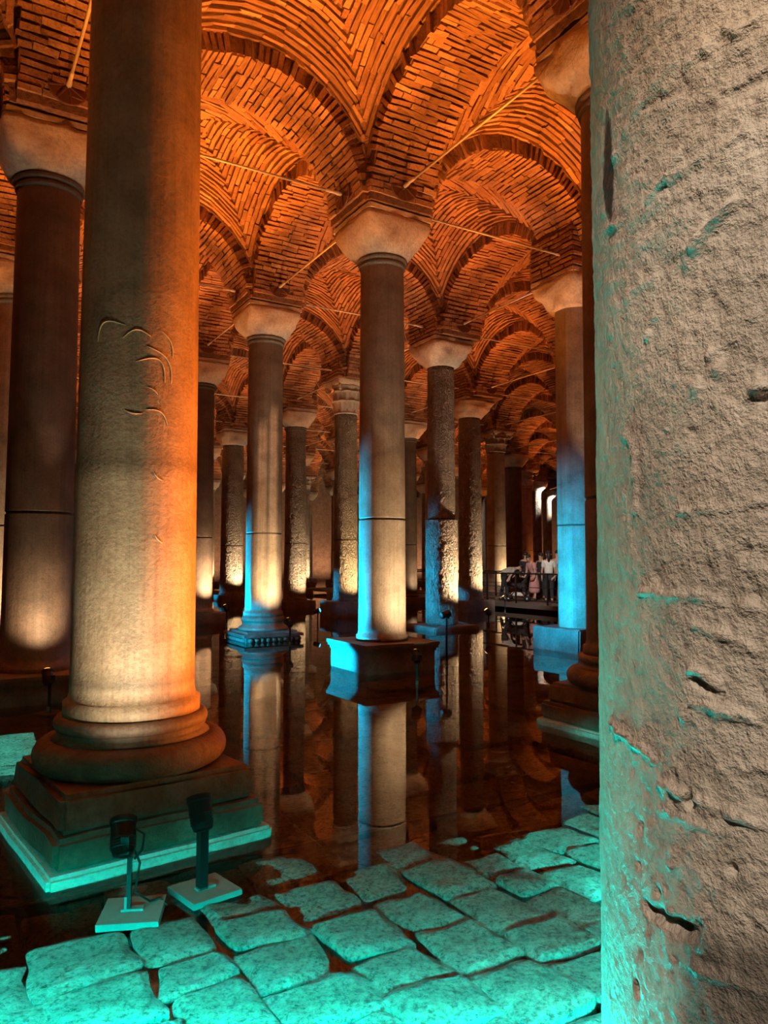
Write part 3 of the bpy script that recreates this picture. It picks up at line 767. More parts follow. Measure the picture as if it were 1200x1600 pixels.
def seg_d(px_, pz_, A_, B_):
    dx, dz = B_[0]-A_[0], B_[1]-A_[1]; t = max(0, min(1, ((px_-A_[0])*dx+(pz_-A_[1])*dz)/(dx*dx+dz*dz+1e-12)))
    return math.hypot(px_-A_[0]-dx*t, pz_-A_[1]-dz*t)
boxes_ = [(min(q[0] for q in P)-.02, max(q[0] for q in P)+.02, min(q[1] for q in P)-.02, max(q[1] for q in P)+.02) for P, _, _, _ in ridges]
def disp(a, z):
    d = (a-base_a+pi) % (2*pi)-pi; sx = d*IR
    p = Vector((cos(a)*IR, sin(a)*IR, z))
    v = 0.003*noise.noise(p*2.2) + 0.0020*noise.noise(p*12) + 0.0008*noise.noise(p*32)
    if -1.5 < d < -0.2 and 0.95 < z < 2.65:
        v += 0.0006*noise.noise(p*75) + 0.0006*noise.noise(p*150)
        if z > 1.95: v += 0.0022*noise.noise(Vector((sx*30-z*22, sx*18+z*70, 1.7)))       # diagonal tooling marks near the top
        for k, (P, wd, hg, sd) in enumerate(ridges):
            b_ = boxes_[k]
            if b_[0] < sx < b_[1] and b_[2] < z < b_[3]:
                wx = .0035*noise.noise(Vector((sx*60+sd, z*60, 0)))
                dd = min(seg_d(sx+wx, z+wx, P[q], P[q+1]) for q in range(len(P)-1))
                if dd < wd*2.5: v += hg*math.exp(-(dd/wd)**2)*(0.75+0.6*noise.noise(Vector((sx*45+sd, z*45, 2))))
        for (x0, z0, s_, hg) in pits:
            if abs(sx-x0) < 3*s_ and abs(z-z0) < 3*s_: v += hg*math.exp(-((sx-x0)**2+(z-z0)**2)/(s_*s_))
    return v
# angles: dense towards the camera, sparse behind
angs = [base_a - 1.5 + 1.25*k/190 for k in range(191)] + [base_a - 0.25 + (2*pi-1.25)*k/44 for k in range(1, 44)]
zs = [-0.42, -0.2, 0.0] + [0.1*k for k in range(1, 10)] + [0.95 + 1.7*k/460 for k in range(461)] + [2.75 + 0.3*k for k in range(13)]
nA = len(angs); vs = []
for z in zs:
    rad = IR*(1.03 - 0.012*z)
    for a in angs:
        q = rad + disp(a, z); vs.append((cos(a)*q, sin(a)*q, z))
fs = [(m_*nA+k, m_*nA+(k+1) % nA, (m_+1)*nA+(k+1) % nA, (m_+1)*nA+k) for m_ in range(len(zs)-1) for k in range(nA)]
fs += [tuple(range(nA-1, -1, -1)), tuple((len(zs)-1)*nA+k for k in range(nA))]
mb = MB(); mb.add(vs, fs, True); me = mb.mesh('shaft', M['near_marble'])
def wear_I(co):
    a = math.atan2(co.y, co.x); d = (a-base_a+pi) % (2*pi)-pi; k = 1.0; sx = d*IR; z = co.z
    n_ = noise.noise(Vector((co.x*7, co.y*7, z*5))); n2_ = noise.noise(Vector((co.x*22, co.y*22, z*16)))
    e = ((sx-q0[0])/.016)**2 + ((z-q0[1])/.062)**2 + 0.6*n2_                # old dark patch high on the left edge
    if e < 1.15: k *= 0.08 if e < 0.9 else 0.35
    t = max(0, min(1, (sx-q1[0])/(q2[0]-q1[0]))); zl = q1[1]+(q2[1]-q1[1])*t + .012*n_   # brown tide stain at the lower right
    f = max(0, min(1, (sx-q1[0]+.03)/.04))*max(0, min(1, (zl-z)/.02+.5)); k *= 1-0.62*f
    k *= 1+0.28*n_+0.16*n2_
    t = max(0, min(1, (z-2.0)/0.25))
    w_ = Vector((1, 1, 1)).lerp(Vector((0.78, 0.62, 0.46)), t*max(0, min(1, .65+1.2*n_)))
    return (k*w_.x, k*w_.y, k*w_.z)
wear_tone_attr(me, wear_I); mob('shaft', me, root)
cushion_capital(root, 0.40, 6.35, ZS, 0.6, 9)
COLS[(-1, -2)] = IPOS
sp = mob('springer', ME_SPR, ceiling, IPOS); sp.rotation_euler = (0, 0, TH); sb = mob('brick_courses', ME_SPB, sp); sb['kind'] = 'stuff'

# pale scratches on the orange-lit near column (thin raised arcs of bruised stone)
def scratch(pts):
    mb = MB(); P = []
    for (x, y) in pts:                       # photo position -> point on the cylinder
        dirv = Vector(((x-600)/FPX, 1, (800-y)/FPX)); c_, s_ = cos(PITCH), sin(PITCH)
        dirv = Vector((dirv.x, dirv.y*c_ - dirv.z*s_, dirv.y*s_ + dirv.z*c_))
        ax, ay = -1.58, 4.78; zt = 2.5
        for _ in range(4):
            rad = 0.375 + (0.343-0.375)*(max(0, zt-0.73)/(6.5-0.73))**1.15 + 0.002
            a_ = dirv.x**2+dirv.y**2; b_ = -2*(dirv.x*ax+dirv.y*ay); cc = ax*ax+ay*ay-rad*rad
            t = (-b_-sqrt(max(0, b_*b_-4*a_*cc)))/(2*a_); zt = CAMZ+dirv.z*t
        P.append(A.matrix_world.inverted() @ Vector((dirv.x*t, dirv.y*t, zt)))
    r_ = [0.0012+0.0035*sin(pi*min(1, max(0, k/(len(P)-1)))) for k in range(len(P))]
    mb.tube(P, r_, 5); mb.obj('scratch', M['scratch'], A)
bpy.context.view_layer.update()
def arc(x0, y0, x1, y1, bulge, n=12):
    return [(x0+(x1-x0)*t - (y1-y0)*bulge*sin(pi*t), y0+(y1-y0)*t + (x1-x0)*bulge*sin(pi*t)) for t in [k/n for k in range(n+1)]]
for ar in ((153,534,195,508,-.42), (192,528,236,526,-.28), (212,565,258,598,-.42), (250,515,270,560,-.15), (228,540,268,600,-.22), (232,605,247,617,-.1), (195,641,222,646,.08), (228,640,262,664,-.25), (240,738,256,752,.1), (242,836,254,848,.1)):
    scratch(arc(*ar))

# ------------------------------------------------------------------ tie rods with spoked anchor discs
def disc_mesh(parent, loc, rz):
    mb = MB(); mb.lathe([(0.02, -0.012), (0.225, -0.012), (0.24, 0.0), (0.225, 0.014), (0.02, 0.014)], 24)
    d = mb.mesh('anchor_disc', M['rust']); return d
mb = MB(); mb.lathe([(0.02, -0.012), (0.22, -0.012), (0.24, 0.0), (0.235, 0.016), (0.215, 0.012), (0.02, 0.014)], 24); ME_DISC = mb.mesh('anchor_disc', M['rust'])
mb = MB(); mb.box((0.115, 0, 0.018), (0.11, 0.009, 0.012)); ME_SPOKE = mb.mesh('spoke', M['rust'])
mb = MB(); mb.lathe([(0.034, 0.0), (0.034, 0.10), (0.026, 0.12), (0.026, 0.30)], 10); ME_SOCK = mb.mesh('socket', M['iron'])
ZROD = 7.46
for (i, j) in list(COLS):
    for (di, dj, word) in ((1, 0, 'back-right'), (0, 1, 'back-left')):
        a_, b_ = (i, j), (i+di, j+dj)
        if b_ not in COLS or (-1, -2) in (a_, b_): continue
        pa, pb = lat(*a_), lat(*b_); mid = (pa+pb)/2
        if mid.y > 46: continue
        nick = NICK.get(a_); nb = NICK.get(b_)
        if nick and nb: lab = f"thin iron tie rod between {nick} and {nb}"
        else: lab = f"thin iron tie rod going {word} from the column {where(i, j) or 'at the centre'} of centre"
        root = thing('tie_rod', lab, 'tie rod', (mid.x, mid.y, ZROD), TH + (pi/2 if dj else 0), 'iron tie rods under the arches')
        half = (pb-pa).length/2 - 0.70
        mb = MB(); mb.tube([(-half, 0, 0), (half, 0, 0)], 0.019, 8); mb.obj('rod', M['iron'], root)
        for s in (-1, 1):
            d = mob('anchor_disc', ME_DISC, root, (s*half, 0, 0)); d.rotation_euler = (0, -s*pi/2, 0)
            if mid.y < 24:
                for q in range(8):
                    sp_ = mob('spoke', ME_SPOKE, d); sp_.rotation_euler = (0, 0, q*pi/4+0.2)
            k_ = mob('socket', ME_SOCK, root, (s*half, 0, 0)); k_.rotation_euler = (0, -s*pi/2, 0)

# ------------------------------------------------------------------ floor spotlights
def floor_lamp(loc, aim, label, lens='lens', h=0.42, rz=0.0, cable=False, tilt_to=None, size=1.0, spot=None, head_up=0.0, style=0, dome=True):
    root = thing('floor_spotlight', label, 'spotlight', loc, rz, 'floor spotlights of the cistern')
    s = size
    mb = MB(); mb.box((0, 0, 0.014), (0.135*s, 0.135*s, 0.014), None, 0.003, R); mb.obj('base_plate', M['slate'], root)
    mb = MB(); mb.box((0.0, 0, 0.034), (0.05, 0.022, 0.006)); mb.box((-0.03, 0, 0.06), (0.006, 0.02, 0.035)); mb.obj('foot_bracket', M['slate'], root)
    mb = MB(); mb.box((-0.018, 0, 0.03+h/2), (0.010+0.012*style, 0.014+0.008*style, h/2)); mb.obj('post', M['black'], root)
    hc = Vector((-0.05*(1 if not style else 0.6), 0, h+0.06))
    d = (Vector(aim)-Vector(loc)-hc); rzm = Matrix.Rotation(-rz, 3, 'Z'); d = (rzm @ d).normalized()
    hd = bpy.data.objects.new('lamp_head', None)
    mb = MB(); mb.lathe([(0.02, -0.085), (0.046, -0.08), (0.052, -0.06), (0.052, -0.01), (0.058, -0.005), (0.058, 0.055), (0.063, 0.06), (0.063, 0.085), (0.053, 0.085), (0.050, 0.065)], 20, smooth=False)
    ho = mb.obj('lamp_head', M['black'], root, hc); ho.rotation_euler = d.to_track_quat('Z', 'Y').to_euler()
    mb = MB(); mb.lathe([(0.052, 0.066), (0.052, 0.086), (0.040, 0.100), (0.020, 0.108), (0.004, 0.110)] if dome else [(0.0505, 0.066), (0.0505, 0.072), (0.03, 0.077), (0.004, 0.078)], 20); mb.obj('lens', M[lens], ho)
    for q in range(4):
        mb = MB(); mb.lathe([(0.05, -0.055+q*0.013), (0.058, -0.053+q*0.013), (0.058, -0.049+q*0.013), (0.05, -0.047+q*0.013)], 16, caps=False); mb.obj('cooling_fin', M['black'], ho)
    mb = MB(); mb.box((-0.03, 0.066, h+0.045), (0.018, 0.006, 0.04)); mb.box((-0.03, -0.066, h+0.045), (0.018, 0.006, 0.04)); mb.box((-0.03, 0, h+0.01), (0.018, 0.07, 0.006)); mb.obj('yoke', M['black'], root)
    if cable:
        mb = MB(); mb.tube([(0.0, 0.02, h-0.05), (0.03, 0.05, h-0.02), (0.04, 0.03, h+0.06), (0.0, 0.0, h+0.10), (-0.02, 0.03, h+0.03), (0.02, 0.05, h-0.08), (0.005, 0.02, 0.10), (0.07, 0.05, 0.04), (0.11, 0.09, 0.035), (0.15, 0.06, 0.012)], 0.006, 6); mb.obj('cable', M['black'], root)
    if spot:
        p = Vector(loc) + Matrix.Rotation(rz, 3, 'Z') @ (hc + d*0.135)
        light('SPOT', p, aim, spot[0], spot[1], 0.03, spot[2], 1.0, 'spotlight_beam')
    return root
pA = COLS[(-1,-1)]; pB = COLS[(-1,0)]; pC = COLS[(0,0)]; pD = COLS[(0,1)]; pE = COLS[(1,1)]; pF = COLS[(1,0)]; pJ = COLS[(0,-1)]
floor_lamp((-1.17, 3.60, 0.02), (-1.56, 4.6, 1.7), 'slim black floor spotlight with looped cable on grey plate, left of the pair', h=0.30, rz=0.15, cable=True, dome=False, spot=(120, (1.0, 0.78, 0.52), 84))
floor_lamp((-0.90, 3.88, 0.0), (-1.45, 4.75, 2.2), 'taller black floor spotlight with thick post on grey plate, right of the pair', h=0.34, rz=0.75, dome=False, spot=(32, WARM, 80), style=1)

def beam(col, d_u, d_v, z, e, color, cone_=46, aimz_=3.0, lens='lens', label=None, h=0.42, fixture=True, off=(0, 0)):
    p = col + U*(d_u*1.15) + V*(d_v*1.15); cone = 92; aimz = 2.0
    if fixture: floor_lamp((p.x, p.y, z), (col.x+off[0], col.y+off[1], aimz), label, lens, h, TH+0.6, spot=(e, color, cone))
    else: light('SPOT', (p.x, p.y, z+h), (col.x+off[0], col.y+off[1], aimz), e, color, 0.03, cone, 1.0, 'spotlight_beam')
floor_lamp((-3.73, 8.5, -0.05), (pB.x, pB.y, 2.0), 'black spotlight with glowing yellow lens in front of the dark brown column', h=0.36, rz=TH+0.6, spot=(110, WARM, 92))
floor_lamp((0.46, 10.3, -0.05), (pC.x+0.1, pC.y, 2.4), 'black spotlight with glowing lens before the right face of the central pedestal', h=0.36, rz=TH+0.6, spot=(110, WARM, 92))
light('SPOT', (pC.x+1.15, pC.y-0.85, 0.35), (pC.x, pC.y, 2.2), 430, WARM, 0.03, 96, 1.0, 'spotlight_beam')  # added warm spot without fixture, main light on the central column's right
beam(pD, 0.10, -1.05, -0.05, 338, WARM, 50, 3.2, label='small spotlight before the carved blue base of the chipped column')
beam(pE, 0.60, -0.85, -0.05, 900, WARM, 46, 2.6, label='small spotlight at the right foot of the two-piece column')
beam(Vector(COLS[(2,2)]), 0.55, -0.9, -0.05, 676, WARM, 50, 3.2, label='tiny spotlight at the foot of the coarsely pecked column')
beam(Vector(COLS[(1,2)]), 0.3, -1.0, -0.05, 676, (1.0,0.68,0.32), 50, 2.4, label='tiny spotlight at the foot of the leaf-capital column')
beam(Vector(COLS[(1,4)]), 0.3, -1.0, -0.05, 780, WARM, 50, 2.6, label='tiny spotlight at the foot of the stout pecked column')
beam(Vector(COLS[(0,2)]), 0.4, -0.9, -0.05, 390, WARM, 44, 2.0, label='tiny spotlight at the foot of the slim dark column')
beam(Vector(COLS[(-1,1)]), 0.2, -1.1, -0.05, 416, WARM, 60, 3.5, fixture=False)
for key, e in (((1,3), 300), ((2,3), 120), ((2,4), 300), ((3,3), 240), ((1,5), 260), ((2,5), 260), ((2,6), 260), ((3,5), 260), ((3,6), 260), ((5,5), 90), ((0,3), 200), ((3,4), 150), ((4,5), 200), ((1,6), 200), ((3,7), 400), ((2,7), 300), ((4,8), 400), ((3,8), 400), ((2,8), 300), ((4,6), 300), ((4,7), 400), ((5,8), 400), ((1,7), 300)):
    if key in COLS: beam(Vector(COLS[key]), 0.3, -1.0, -0.05, e*2.2, WARM if key != (5,5) else (1,0.45,0.16), 50, 2.6, fixture=False)
for k in range(-3, 9):
    p = lat(k+0.5, 9.0); light('SPOT', (p.x, p.y, 0.4), lat(k+0.5, 9.5)+Vector((0, 0, 3.0)), 700, (1.0, 0.6, 0.35), 0.05, 120, 1.0, 'wall_fill_light')  # added spots without fixtures, brightening the dark back wall
for k in range(-1, 9):
    p = lat(8.0, k+0.5); light('SPOT', (p.x, p.y, 0.4), lat(8.5, k+0.5)+Vector((0, 0, 3.0)), 500, (1.0, 0.55, 0.3), 0.05, 120, 1.0, 'wall_fill_light')  # added likewise along the right wall, no fixtures
for (p_, dx, dy, e_) in ((pC, 0.55, -1.5, 520), (pD, 0.5, -1.4, 450), (pE, 0.8, -1.4, 550), (pF, 0.6, -1.7, 900), (pJ, 0.45, -1.2, 600), (pB, 0.9, -0.9, 320)):
    light('SPOT', (p_.x+dx, p_.y+dy, 0.4), (p_.x, p_.y, 6.75), e_, (1.0, 0.72, 0.5), 0.03, 19, 0.6, 'capital_light')  # added narrow warm spots without fixtures, brightening the capitals
light('SPOT', (pC.x-2.6, pC.y-0.2, 0.22), (pC.x-0.3, pC.y, 0.12), 3000, BLUE, 0.04, 30, 0.5, 'spotlight_beam')  # this and the next two: added blue spots without fixtures, for column bases
light('SPOT', (pD.x-1.3, pD.y-2.0, 0.25), (pD.x, pD.y, 0.22), 700, BLUE, 0.04, 38, 0.5, 'spotlight_beam')
light('SPOT', (pE.x-1.2, pE.y-1.9, 0.25), (pE.x, pE.y, 0.1), 450, BLUE, 0.04, 34, 0.5, 'spotlight_beam')
# blue floods, each on the row before, washing the next column's left side
def blue(src, dst, e, label, cone=34, z=-0.05, aimz=2.4, h=0.62, fixture=True):
    if fixture: floor_lamp((src.x, src.y, z), (dst.x, dst.y, aimz), label, 'lens_blue', h, TH, spot=(e, BLUE, cone))
    else: light('SPOT', (src.x, src.y, z+h), (dst.x, dst.y, aimz), e, BLUE, 0.04, cone, 0.6, 'spotlight_beam')
BL = Vector((-0.95, 0.30, 0)); BS = Vector((-0.99, 0.08, 0))
blue(pC + BL*2.9, pC, 6000, None, 50, aimz=1.8, h=0.35, fixture=False)
blue(pD + BL*2.9, pD, 5200, None, 44, aimz=1.55, h=0.35, fixture=False)
blue(pE + BS*3.1, pE, 2000, 'black spotlight with blue lens right of the carved blue base', 56, aimz=1.5, h=0.4)
blue(pC + U*1.15 - V*0.15, pF, 2700, 'taller black spotlight with blue lens beside the right corner of the central pedestal', 74, aimz=1.5, h=0.78)
blue(COLS[(1,2)]+BL*2.5, COLS[(1,2)], 700, None, 30, aimz=0.9, fixture=False)
blue(COLS[(2,2)]+BS*2.5, COLS[(2,2)], 700, None, 24, aimz=0.4, fixture=False)
blue(COLS[(1,4)]+BS*2.5, COLS[(1,4)], 500, None, 24, aimz=0.3, fixture=False)

# ------------------------------------------------------------------ far walkway with railing, and the walkway under the viewer
def deck(name, u0, u1, v0, v1, z0, z1):
    mb = MB(); mb.add([uv(u0,v0,z0), uv(u1,v0,z0), uv(u1,v1,z0), uv(u0,v1,z0), uv(u0,v0,z1), uv(u1,v0,z1), uv(u1,v1,z1), uv(u0,v1,z1)], [(0,3,2,1),(4,5,6,7),(0,1,5,4),(1,2,6,5),(2,3,7,6),(3,0,4,7)])
    return mb.obj(name, M['deck'])
cu = C0.dot(U); cv = C0.dot(V)
W0, W1 = cu + PA*2.20, cu + PA*2.82                 # walkway between the second and third rows
o = deck('walkway', W0, W1, cv-10, cv+26, 0.10, 0.24); tag(o, 'dark visitor walkway just above the water, far behind with people on it', 'walkway', kind='thing')
mb = MB()                                            # L-shaped, running round the huge near column
pl = [(-5.4,-3.0), (0.2,-3.0), (0.2,1.3), (2.6,1.3), (2.6,2.0), (-5.4,2.0)]; n = len(pl)
mb.add([(a_, b_, 0.12) for a_, b_ in pl] + [(a_, b_, 0.30) for a_, b_ in pl], [tuple(range(n-1, -1, -1)), tuple(range(n, 2*n))] + [(k, (k+1) % n, n+(k+1) % n, n+k) for k in range(n)])
o = mb.obj('walkway', M['deck']); tag(o, 'visitor walkway below the camera with a teal light strip under its edge', 'walkway', kind='thing')
mb = MB(); mb.box((0,0,0), (3.95, 0.012, 0.018)); ls = mb.obj('light_strip', M['lens_teal'], o, (-1.4, 1.985, 0.385))
mb = MB()
for k in range(5): mb.box((-5.0+k*1.75, 1.97, 0.34), (0.012, 0.012, 0.045))
mb.obj('strip_bracket', M['rail'], o)
def railing(uu, v0, v1, label):
    p0 = uv(uu, v0, 0.24); root = thing('railing', label, 'railing', p0, TH+pi/2, 'walkway railings'); Ln = v1-v0
    for (z, r) in ((1.0, 0.028), (0.55, 0.012), (0.12, 0.014)):
        mb = MB(); mb.tube([(0,0,z), (Ln,0,z)], r, 8); mb.obj('rail', M['rail'], root)
    n = int(Ln/1.5)
    mb = MB(); mb.box((0,0,0.5), (0.022,0.022,0.5)); me = mb.mesh('post', M['rail'])
    for k in range(n+1): mob('post', me, root, (k*Ln/n, 0, 0))
railing(W0+0.06, cv-6, cv+20, 'dark railing along the near edge of the far walkway')
railing(W1-0.06, cv-6, cv+20, 'dark railing along the back edge of the far walkway')

# ------------------------------------------------------------------ visitors
def skin_mesh(name, mat, pts, edges, parent, subd=2, root_i=0):
    me = bpy.data.meshes.new(name); me.from_pydata([p[0] for p in pts], edges, []); me.materials.append(mat)
    o = mob(name, me, parent); m1 = o.modifiers.new('skin', 'SKIN'); m1.use_smooth_shade = True
    for k, p in enumerate(pts):
        s = me.skin_vertices[0].data[k]; r = p[1]; s.radius = r if isinstance(r, tuple) else (r, r); s.use_root = (k == root_i)
    m2 = o.modifiers.new('sub', 'SUBSURF'); m2.levels = subd; m2.render_levels = subd
    return o
def person(loc, rz, label, top, bottom, s=1.0, lean=0.0, arms=((0.10, 0.0), (0.10, 0.0)), dress=False, hair='short', head_down=0.0, stride=0.06):
    """standing figure facing +x; lean bends the trunk forward at the hips; arms = (swing, elbow) per side"""
    root = thing('person', label, 'person', loc, rz, 'visitors on the far walkway')
    def B_(p):                                         # bend about the hip
        x, y, z = p; hz = 0.92; dz = z-hz; 
        if dz <= 0: return (x*s, y*s, z*s)
        return ((x*cos(lean)+dz*sin(lean)-0.10*min(1, lean))*s, y*s, (hz + dz*cos(lean)-x*sin(lean))*s)
    pts, ed = [], []
    def add(p, r, par=None, bend=True):
        pts.append((B_(p) if bend else tuple(q*s for q in p), tuple(q*s for q in r) if isinstance(r, tuple) else r*s)); k = len(pts)-1
        if par is not None: ed.append((par, k))
        return k
    pel = add((0,0,0.95), (0.105,0.14)); wa = add((0,0,1.10), (0.095,0.125), pel); ch = add((0.01,0,1.30), (0.11,0.155), wa); sh = add((0,0,1.42), (0.075,0.10), ch)
    nk = add((0.01,0,1.50), 0.05, sh); jw = add((0.03+head_down*0.03,0,1.575), (0.068,0.062), nk); hd = add((0.03+head_down*0.05,0,1.66-head_down*0.02), (0.092,0.078), jw); tp = add((0.02+head_down*0.06,0,1.72-head_down*0.03), (0.06,0.055), hd)
    hands = []; armv = []
    for sd in (-1, 1):
        sw, el = arms[0 if sd < 0 else 1]
        s0 = add((0,sd*0.16,1.41), 0.055, sh)
        ex = Vector((sin(sw), 0.12*sd, -cos(sw))).normalized(); e_ = Vector((0,sd*0.185,1.39)) + ex*0.29
        e1 = add(tuple(e_), 0.040, s0); fx = Vector((sin(sw+el), 0.02*sd, -cos(sw+el))).normalized(); w_ = e_ + fx*0.25
        w1 = add(tuple(w_), 0.026, e1); pm = add(tuple(w_+fx*0.07), (0.020,0.036), w1); hands.append((w_+fx*0.07, fx, sd)); armv.append((Vector((0,sd*0.16,1.41)), e_, w_))
        lat_ = Vector((0,sd,0)) if abs(fx.y) < 0.9 else Vector((1,0,0)); side = lat_.cross(fx).normalized()
        for q in range(4):
            b0 = w_+fx*0.085+side*((q-1.5)*0.019); l_ = (0.060,0.072,0.068,0.052)[q]
            f1 = add(tuple(b0+fx*l_*0.55), 0.0085, pm); add(tuple(b0+fx*l_-lat_*0.018), 0.0075, f1)
        t1 = add(tuple(w_+fx*0.045-side*0.05), 0.010, w1); add(tuple(w_+fx*0.08-side*0.062), 0.008, t1)
    for sd in (-1, 1):
        st = stride*sd
        h_ = add((0,sd*0.09,0.88), (0.085,0.08), pel, False); kn = add((0.02+st*0.6,sd*0.095,0.49), 0.055, h_, False); an = add((st-0.01,sd*0.095,0.09), 0.038, kn, False)
        hl = add((st-0.02,sd*0.095,0.045), 0.036, an, False); add((st+0.15,sd*0.105,0.032), (0.03,0.04), hl, False)
    skin_mesh('body', M['skin'], pts, ed, root, 2)
    # clothing over the body
    g = 1.13
    tp_, te = [], []
    def addt(p, r, par=None, bend=True):
        tp_.append((B_(p) if bend else tuple(q*s for q in p), tuple(q*s*g for q in r) if isinstance(r, tuple) else r*s*g)); k = len(tp_)-1
        if par is not None: te.append((par, k))
        return k
    a0 = addt((0,0,0.93), (0.115,0.15)); a1 = addt((0,0,1.10), (0.10,0.135), a0); a2 = addt((0.01,0,1.30), (0.115,0.158), a1); a3 = addt((0,0,1.42), (0.08,0.105), a2)
    for (s0, e_, w_) in armv:
        b0 = addt(tuple(s0), 0.062, a3); addt(tuple(s0.lerp(e_, 0.75)), 0.056, b0)
    if dress:
        d1 = addt((0.0,0,0.70), (0.155,0.185), a0, False); d2 = addt((0.0,0,0.42), (0.175,0.20), d1, False); addt((0.0,0,0.24), (0.185,0.21), d2, False)
    skin_mesh('dress' if dress else 'shirt', M[top], tp_, te, root, 2)
    if not dress:
        tp_, te = [], []
        a0 = addt((0,0,0.94), (0.108,0.14), None, False)
        for sd in (-1, 1):
            st = stride*sd; b0 = addt((0,sd*0.09,0.86), 0.092, a0, False); b1 = addt((0.02+st*0.6,sd*0.095,0.49), 0.066, b0, False); addt((st-0.01,sd*0.095,0.12), 0.056, b1, False)
        skin_mesh('trousers', M[bottom], tp_, te, root, 2)
    for sd in (-1, 1):
        st = stride*sd; mb = MB(); mb.tube([(st*s-0.07*s,sd*0.095*s,0.042*s), (st*s,sd*0.097*s,0.05*s), (st*s+0.12*s,sd*0.103*s,0.036*s), (st*s+0.17*s,sd*0.106*s,0.03*s)], [0.036*s,0.045*s,0.042*s,0.022*s], 10); mb.obj('shoe', M['shoe'], root)
    hp = Vector(B_((0.015+head_down*0.05,0,1.695-head_down*0.02)))
    mb = MB(); vs = []; nr, nc = 8, 14
    for a in range(nr+1):
        th_ = a/nr*pi*0.62
        for b in range(nc):
            ph = 2*pi*b/nc; k = 1.0 if cos(ph) < 0.25 else (1.0 if th_ < 0.95 else 0.80)
            vs.append(Vector((0.108*sin(th_)*cos(ph)*k-0.012, 0.092*sin(th_)*sin(ph)*k, 0.092*cos(th_)*1.0))*s)
    fs = [(a*nc+b, (a+1)*nc+b, (a+1)*nc+(b+1) % nc, a*nc+(b+1) % nc) for a in range(nr) for b in range(nc)]
    mb.add(vs, fs, True)
    if hair == 'long': mb.tube([(-0.07*s,0,0.02*s), (-0.10*s,0,-0.08*s), (-0.10*s,0,-0.20*s), (-0.085*s,0,-0.32*s)], [0.06*s,0.07*s,0.06*s,0.03*s], 10)
    if hair == 'bun': mb.tube([(-0.08*s,0,0.03*s), (-0.13*s,0,0.045*s), (-0.16*s,0,0.05*s)], [0.03*s,0.045*s,0.02*s], 10)
    ho = mb.obj('hair', M['hair'], root, hp); ho.rotation_euler = (0, lean, 0)
    fc = bpy.data.objects
    for sd in (-1, 1):
        mb = MB(); mb.lathe([(0.002,-0.008), (0.009,-0.004), (0.010,0.0), (0.009,0.004), (0.002,0.008)], 8); e = mb.obj('eye', M['eye'], root, B_((0.112+head_down*0.05,sd*0.032,1.655)))
        mb = MB(); mb.tube([(0,0,-0.028*s), (-0.006*s,sd*0.008*s,0.0), (0,sd*0.004*s,0.03*s)], [0.010*s,0.015*s,0.008*s], 6); mb.obj('ear', M['skin'], root, B_((0.015+head_down*0.05,sd*0.082,1.645)))
    mb = MB(); mb.tube([(0,0,0.03*s), (0.018*s,0,-0.002*s), (0.004*s,0,-0.014*s)], [0.007*s,0.013*s,0.008*s], 6); mb.obj('nose', M['skin'], root, B_((0.118+head_down*0.05,0,1.63)))
    mb = MB(); mb.tube([(0,-0.022*s,0), (0.006*s,0,0), (0,0.022*s,0)], [0.003*s,0.006*s,0.003*s], 6); mb.obj('mouth', M['cloth_pink'], root, B_((0.104+head_down*0.05,0,1.59)))
    return root
ZD = 0.245
def at(px, y, z=ZD): return (((px-600)/FPX)*(y*cos(PITCH)+(z-CAMZ)*sin(PITCH)), y, z)
def ydeck(px, f):                                      # depth where the photo column px meets walkway fraction f across
    uu = W0 + (W1-W0)*f; k = (px-600)/FPX; return uu/(k*U.x+U.y)
people_at = lambda px, f: at(px, ydeck(px, f))
person(people_at(788, 0.34), -0.15, 'person in grey shirt and dark trousers bending forward over a stroller', 'cloth_grey', 'cloth_dark', 1.0, 1.15, ((-0.3+1.0, -0.1), (0.6, 0.1)), head_down=0.5, stride=0.12)
person(people_at(835, 0.55), pi+0.55, 'person in long dusty pink dress stooping beside the stroller', 'cloth_pink', 'cloth_pink', 0.96, 0.42, ((0.5, 0.3), (0.4, 0.3)), dress=True, hair='bun', head_down=0.6)
person(people_at(858, 0.45), 1.45, 'person in white top and dark trousers seen from behind, right arm stretched out', 'cloth_white', 'cloth_dark', 1.0, 0.0, ((0.15, 0.2), (0.1, 0.1)), hair='long', stride=0.03)
person(people_at(880, 0.42), 2.4, 'person in teal top partly hidden by the cyan-blue column', 'cloth_teal', 'cloth_dark', 0.93, 0.05, ((0.1, 0.4), (0.2, 0.6)))
person(people_at(822, 0.80), 1.2, 'dark-haired person in dark clothes standing behind the pink dress', 'cloth_dark', 'cloth_dark', 0.99, 0.0)
person(people_at(846, 0.85), 2.0, 'person in dark jacket further back, between pink dress and white top', 'cloth_dark', 'cloth_dark', 0.97, 0.0)
person(people_at(872, 0.88), 1.6, 'person with dark hair behind the white top, near the cyan-blue column', 'cloth_grey', 'cloth_dark', 1.02, 0.0)
person(people_at(644, 0.55), 1.0, 'person in shadow beside the tall central column', 'cloth_dark', 'cloth_dark', 0.98, 0.0, hair='short')

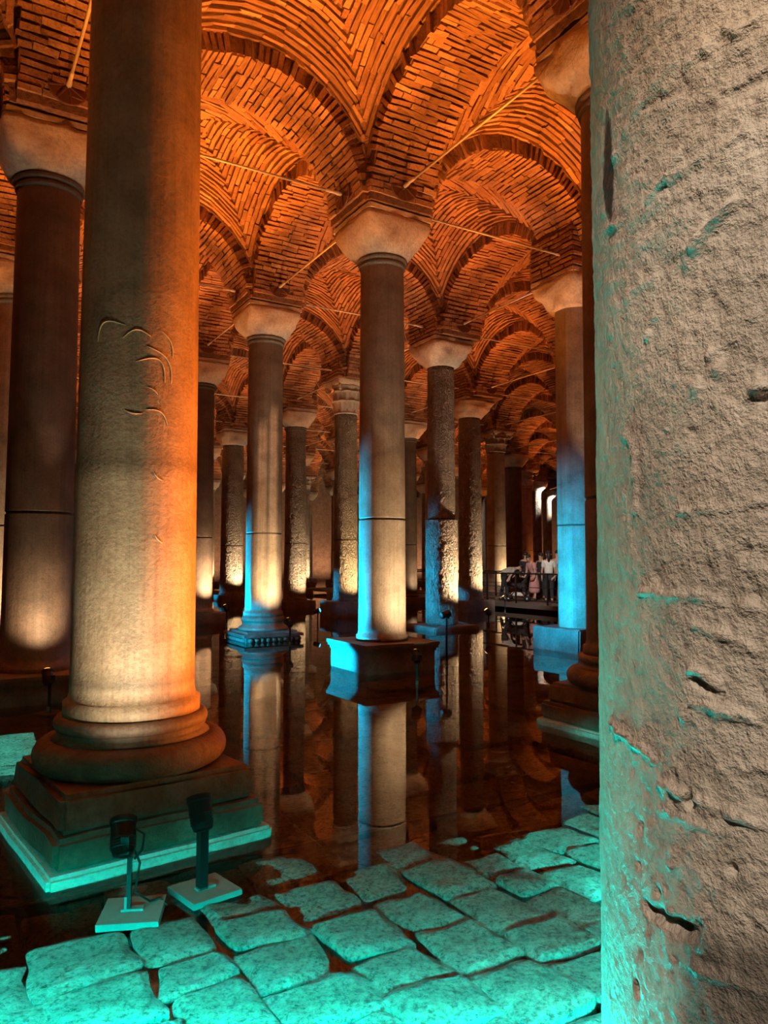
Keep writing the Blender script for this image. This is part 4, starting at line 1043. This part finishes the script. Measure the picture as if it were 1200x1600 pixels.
# stroller
st = thing('stroller', 'black baby stroller with round hood and white underside on the far walkway', 'stroller', people_at(810, 0.30), -0.3)
mb = MB()
vs = []
for a in range(9):
    for b in range(9):
        th_ = -0.2 + a/8*(pi*0.62); y = (b/8*2-1)*0.20; vs.append((0.05-0.30*cos(th_), y, 0.72+0.32*sin(th_)*(1-0.12*(y/0.2)**2)))
mb.add(vs, [(a*9+b, a*9+b+1, (a+1)*9+b+1, (a+1)*9+b) for a in range(8) for b in range(8)], True)
o = mb.obj('hood', M['cloth_dark'], st); sd_ = o.modifiers.new('thick', 'SOLIDIFY'); sd_.thickness = 0.02
block(st, 'seat', 0.24, 0.19, 0.46, 0.62, M['cloth_dark'], 1, 0.01, loc=(0,0,0))
block(st, 'basket', 0.22, 0.17, 0.20, 0.32, M['cloth_white'], 2, 0.01)
for sd in (-1, 1):
    mb = MB(); mb.tube([(-0.32, sd*0.21, 0.10), (0.05, sd*0.21, 0.55), (0.42, sd*0.21, 1.0)], 0.014, 6); mb.tube([(0.32, sd*0.21, 0.10), (-0.05, sd*0.21, 0.60)], 0.014, 6); mb.obj('frame', M['rail'], st)
    for x in (-0.32, 0.32):
        mb = MB(); mb.tube([(x, sd*0.21-0.02, 0.10), (x, sd*0.21+0.02, 0.10)], 0.10, 16); w_ = mb.obj('wheel', M['black'], st)
        mb = MB(); mb.tube([(x, sd*0.21-0.025, 0.10), (x, sd*0.21+0.025, 0.10)], 0.03, 10); mb.obj('hub', M['cloth_white'], w_)
mb = MB(); mb.tube([(0.42, -0.21, 1.0), (0.42, 0.21, 1.0)], 0.018, 8); mb.obj('handle', M['rail'], st)
light('SPOT', at(800, 17.0, 5.8), at(835, ydeck(835, 0.4), 1.0), 3200, WHITE, 0.1, 26, 0.6, 'visitor_fill_light')  # added white spot without fixture, brightens the visitors
# white bracket lamps on the two far columns right of centre
for key, px in (((6,6), 866), ((7,7), 884)):
    p = COLS[key]; q = Vector((p.x+1.25, p.y-0.78, 6.65))
    t = thing('bracket_lamp', f"thin bracket lamp lighting the {'bright white capital' if key == (6,6) else 'narrowest far column'}", 'lamp', (p.x+0.85, p.y-0.52, 6.60), math.atan2(-0.55, 0.9), 'bracket lamps')
    mb = MB(); mb.tube([(0,0,0), (0.9,0,0.25)], 0.03, 6); mb.obj('arm', M['iron'], t)
    mb = MB(); mb.lathe([(0.03,0), (0.10,0.03), (0.11,0.16), (0.09,0.17)], 12); hd = mb.obj('lamp_head', M['black'], t, (0.9,0,0.25)); hd.rotation_euler = (0, -pi*0.6, 0)
    mb = MB(); mb.lathe([(0.088,0.165), (0.08,0.18), (0.01,0.185)], 12); mb.obj('lens', M['lens_white'], hd)
    light('SPOT', q, (p.x, p.y, 6.0), 1300, WHITE, 0.05, 70, 0.6, 'spotlight_beam')
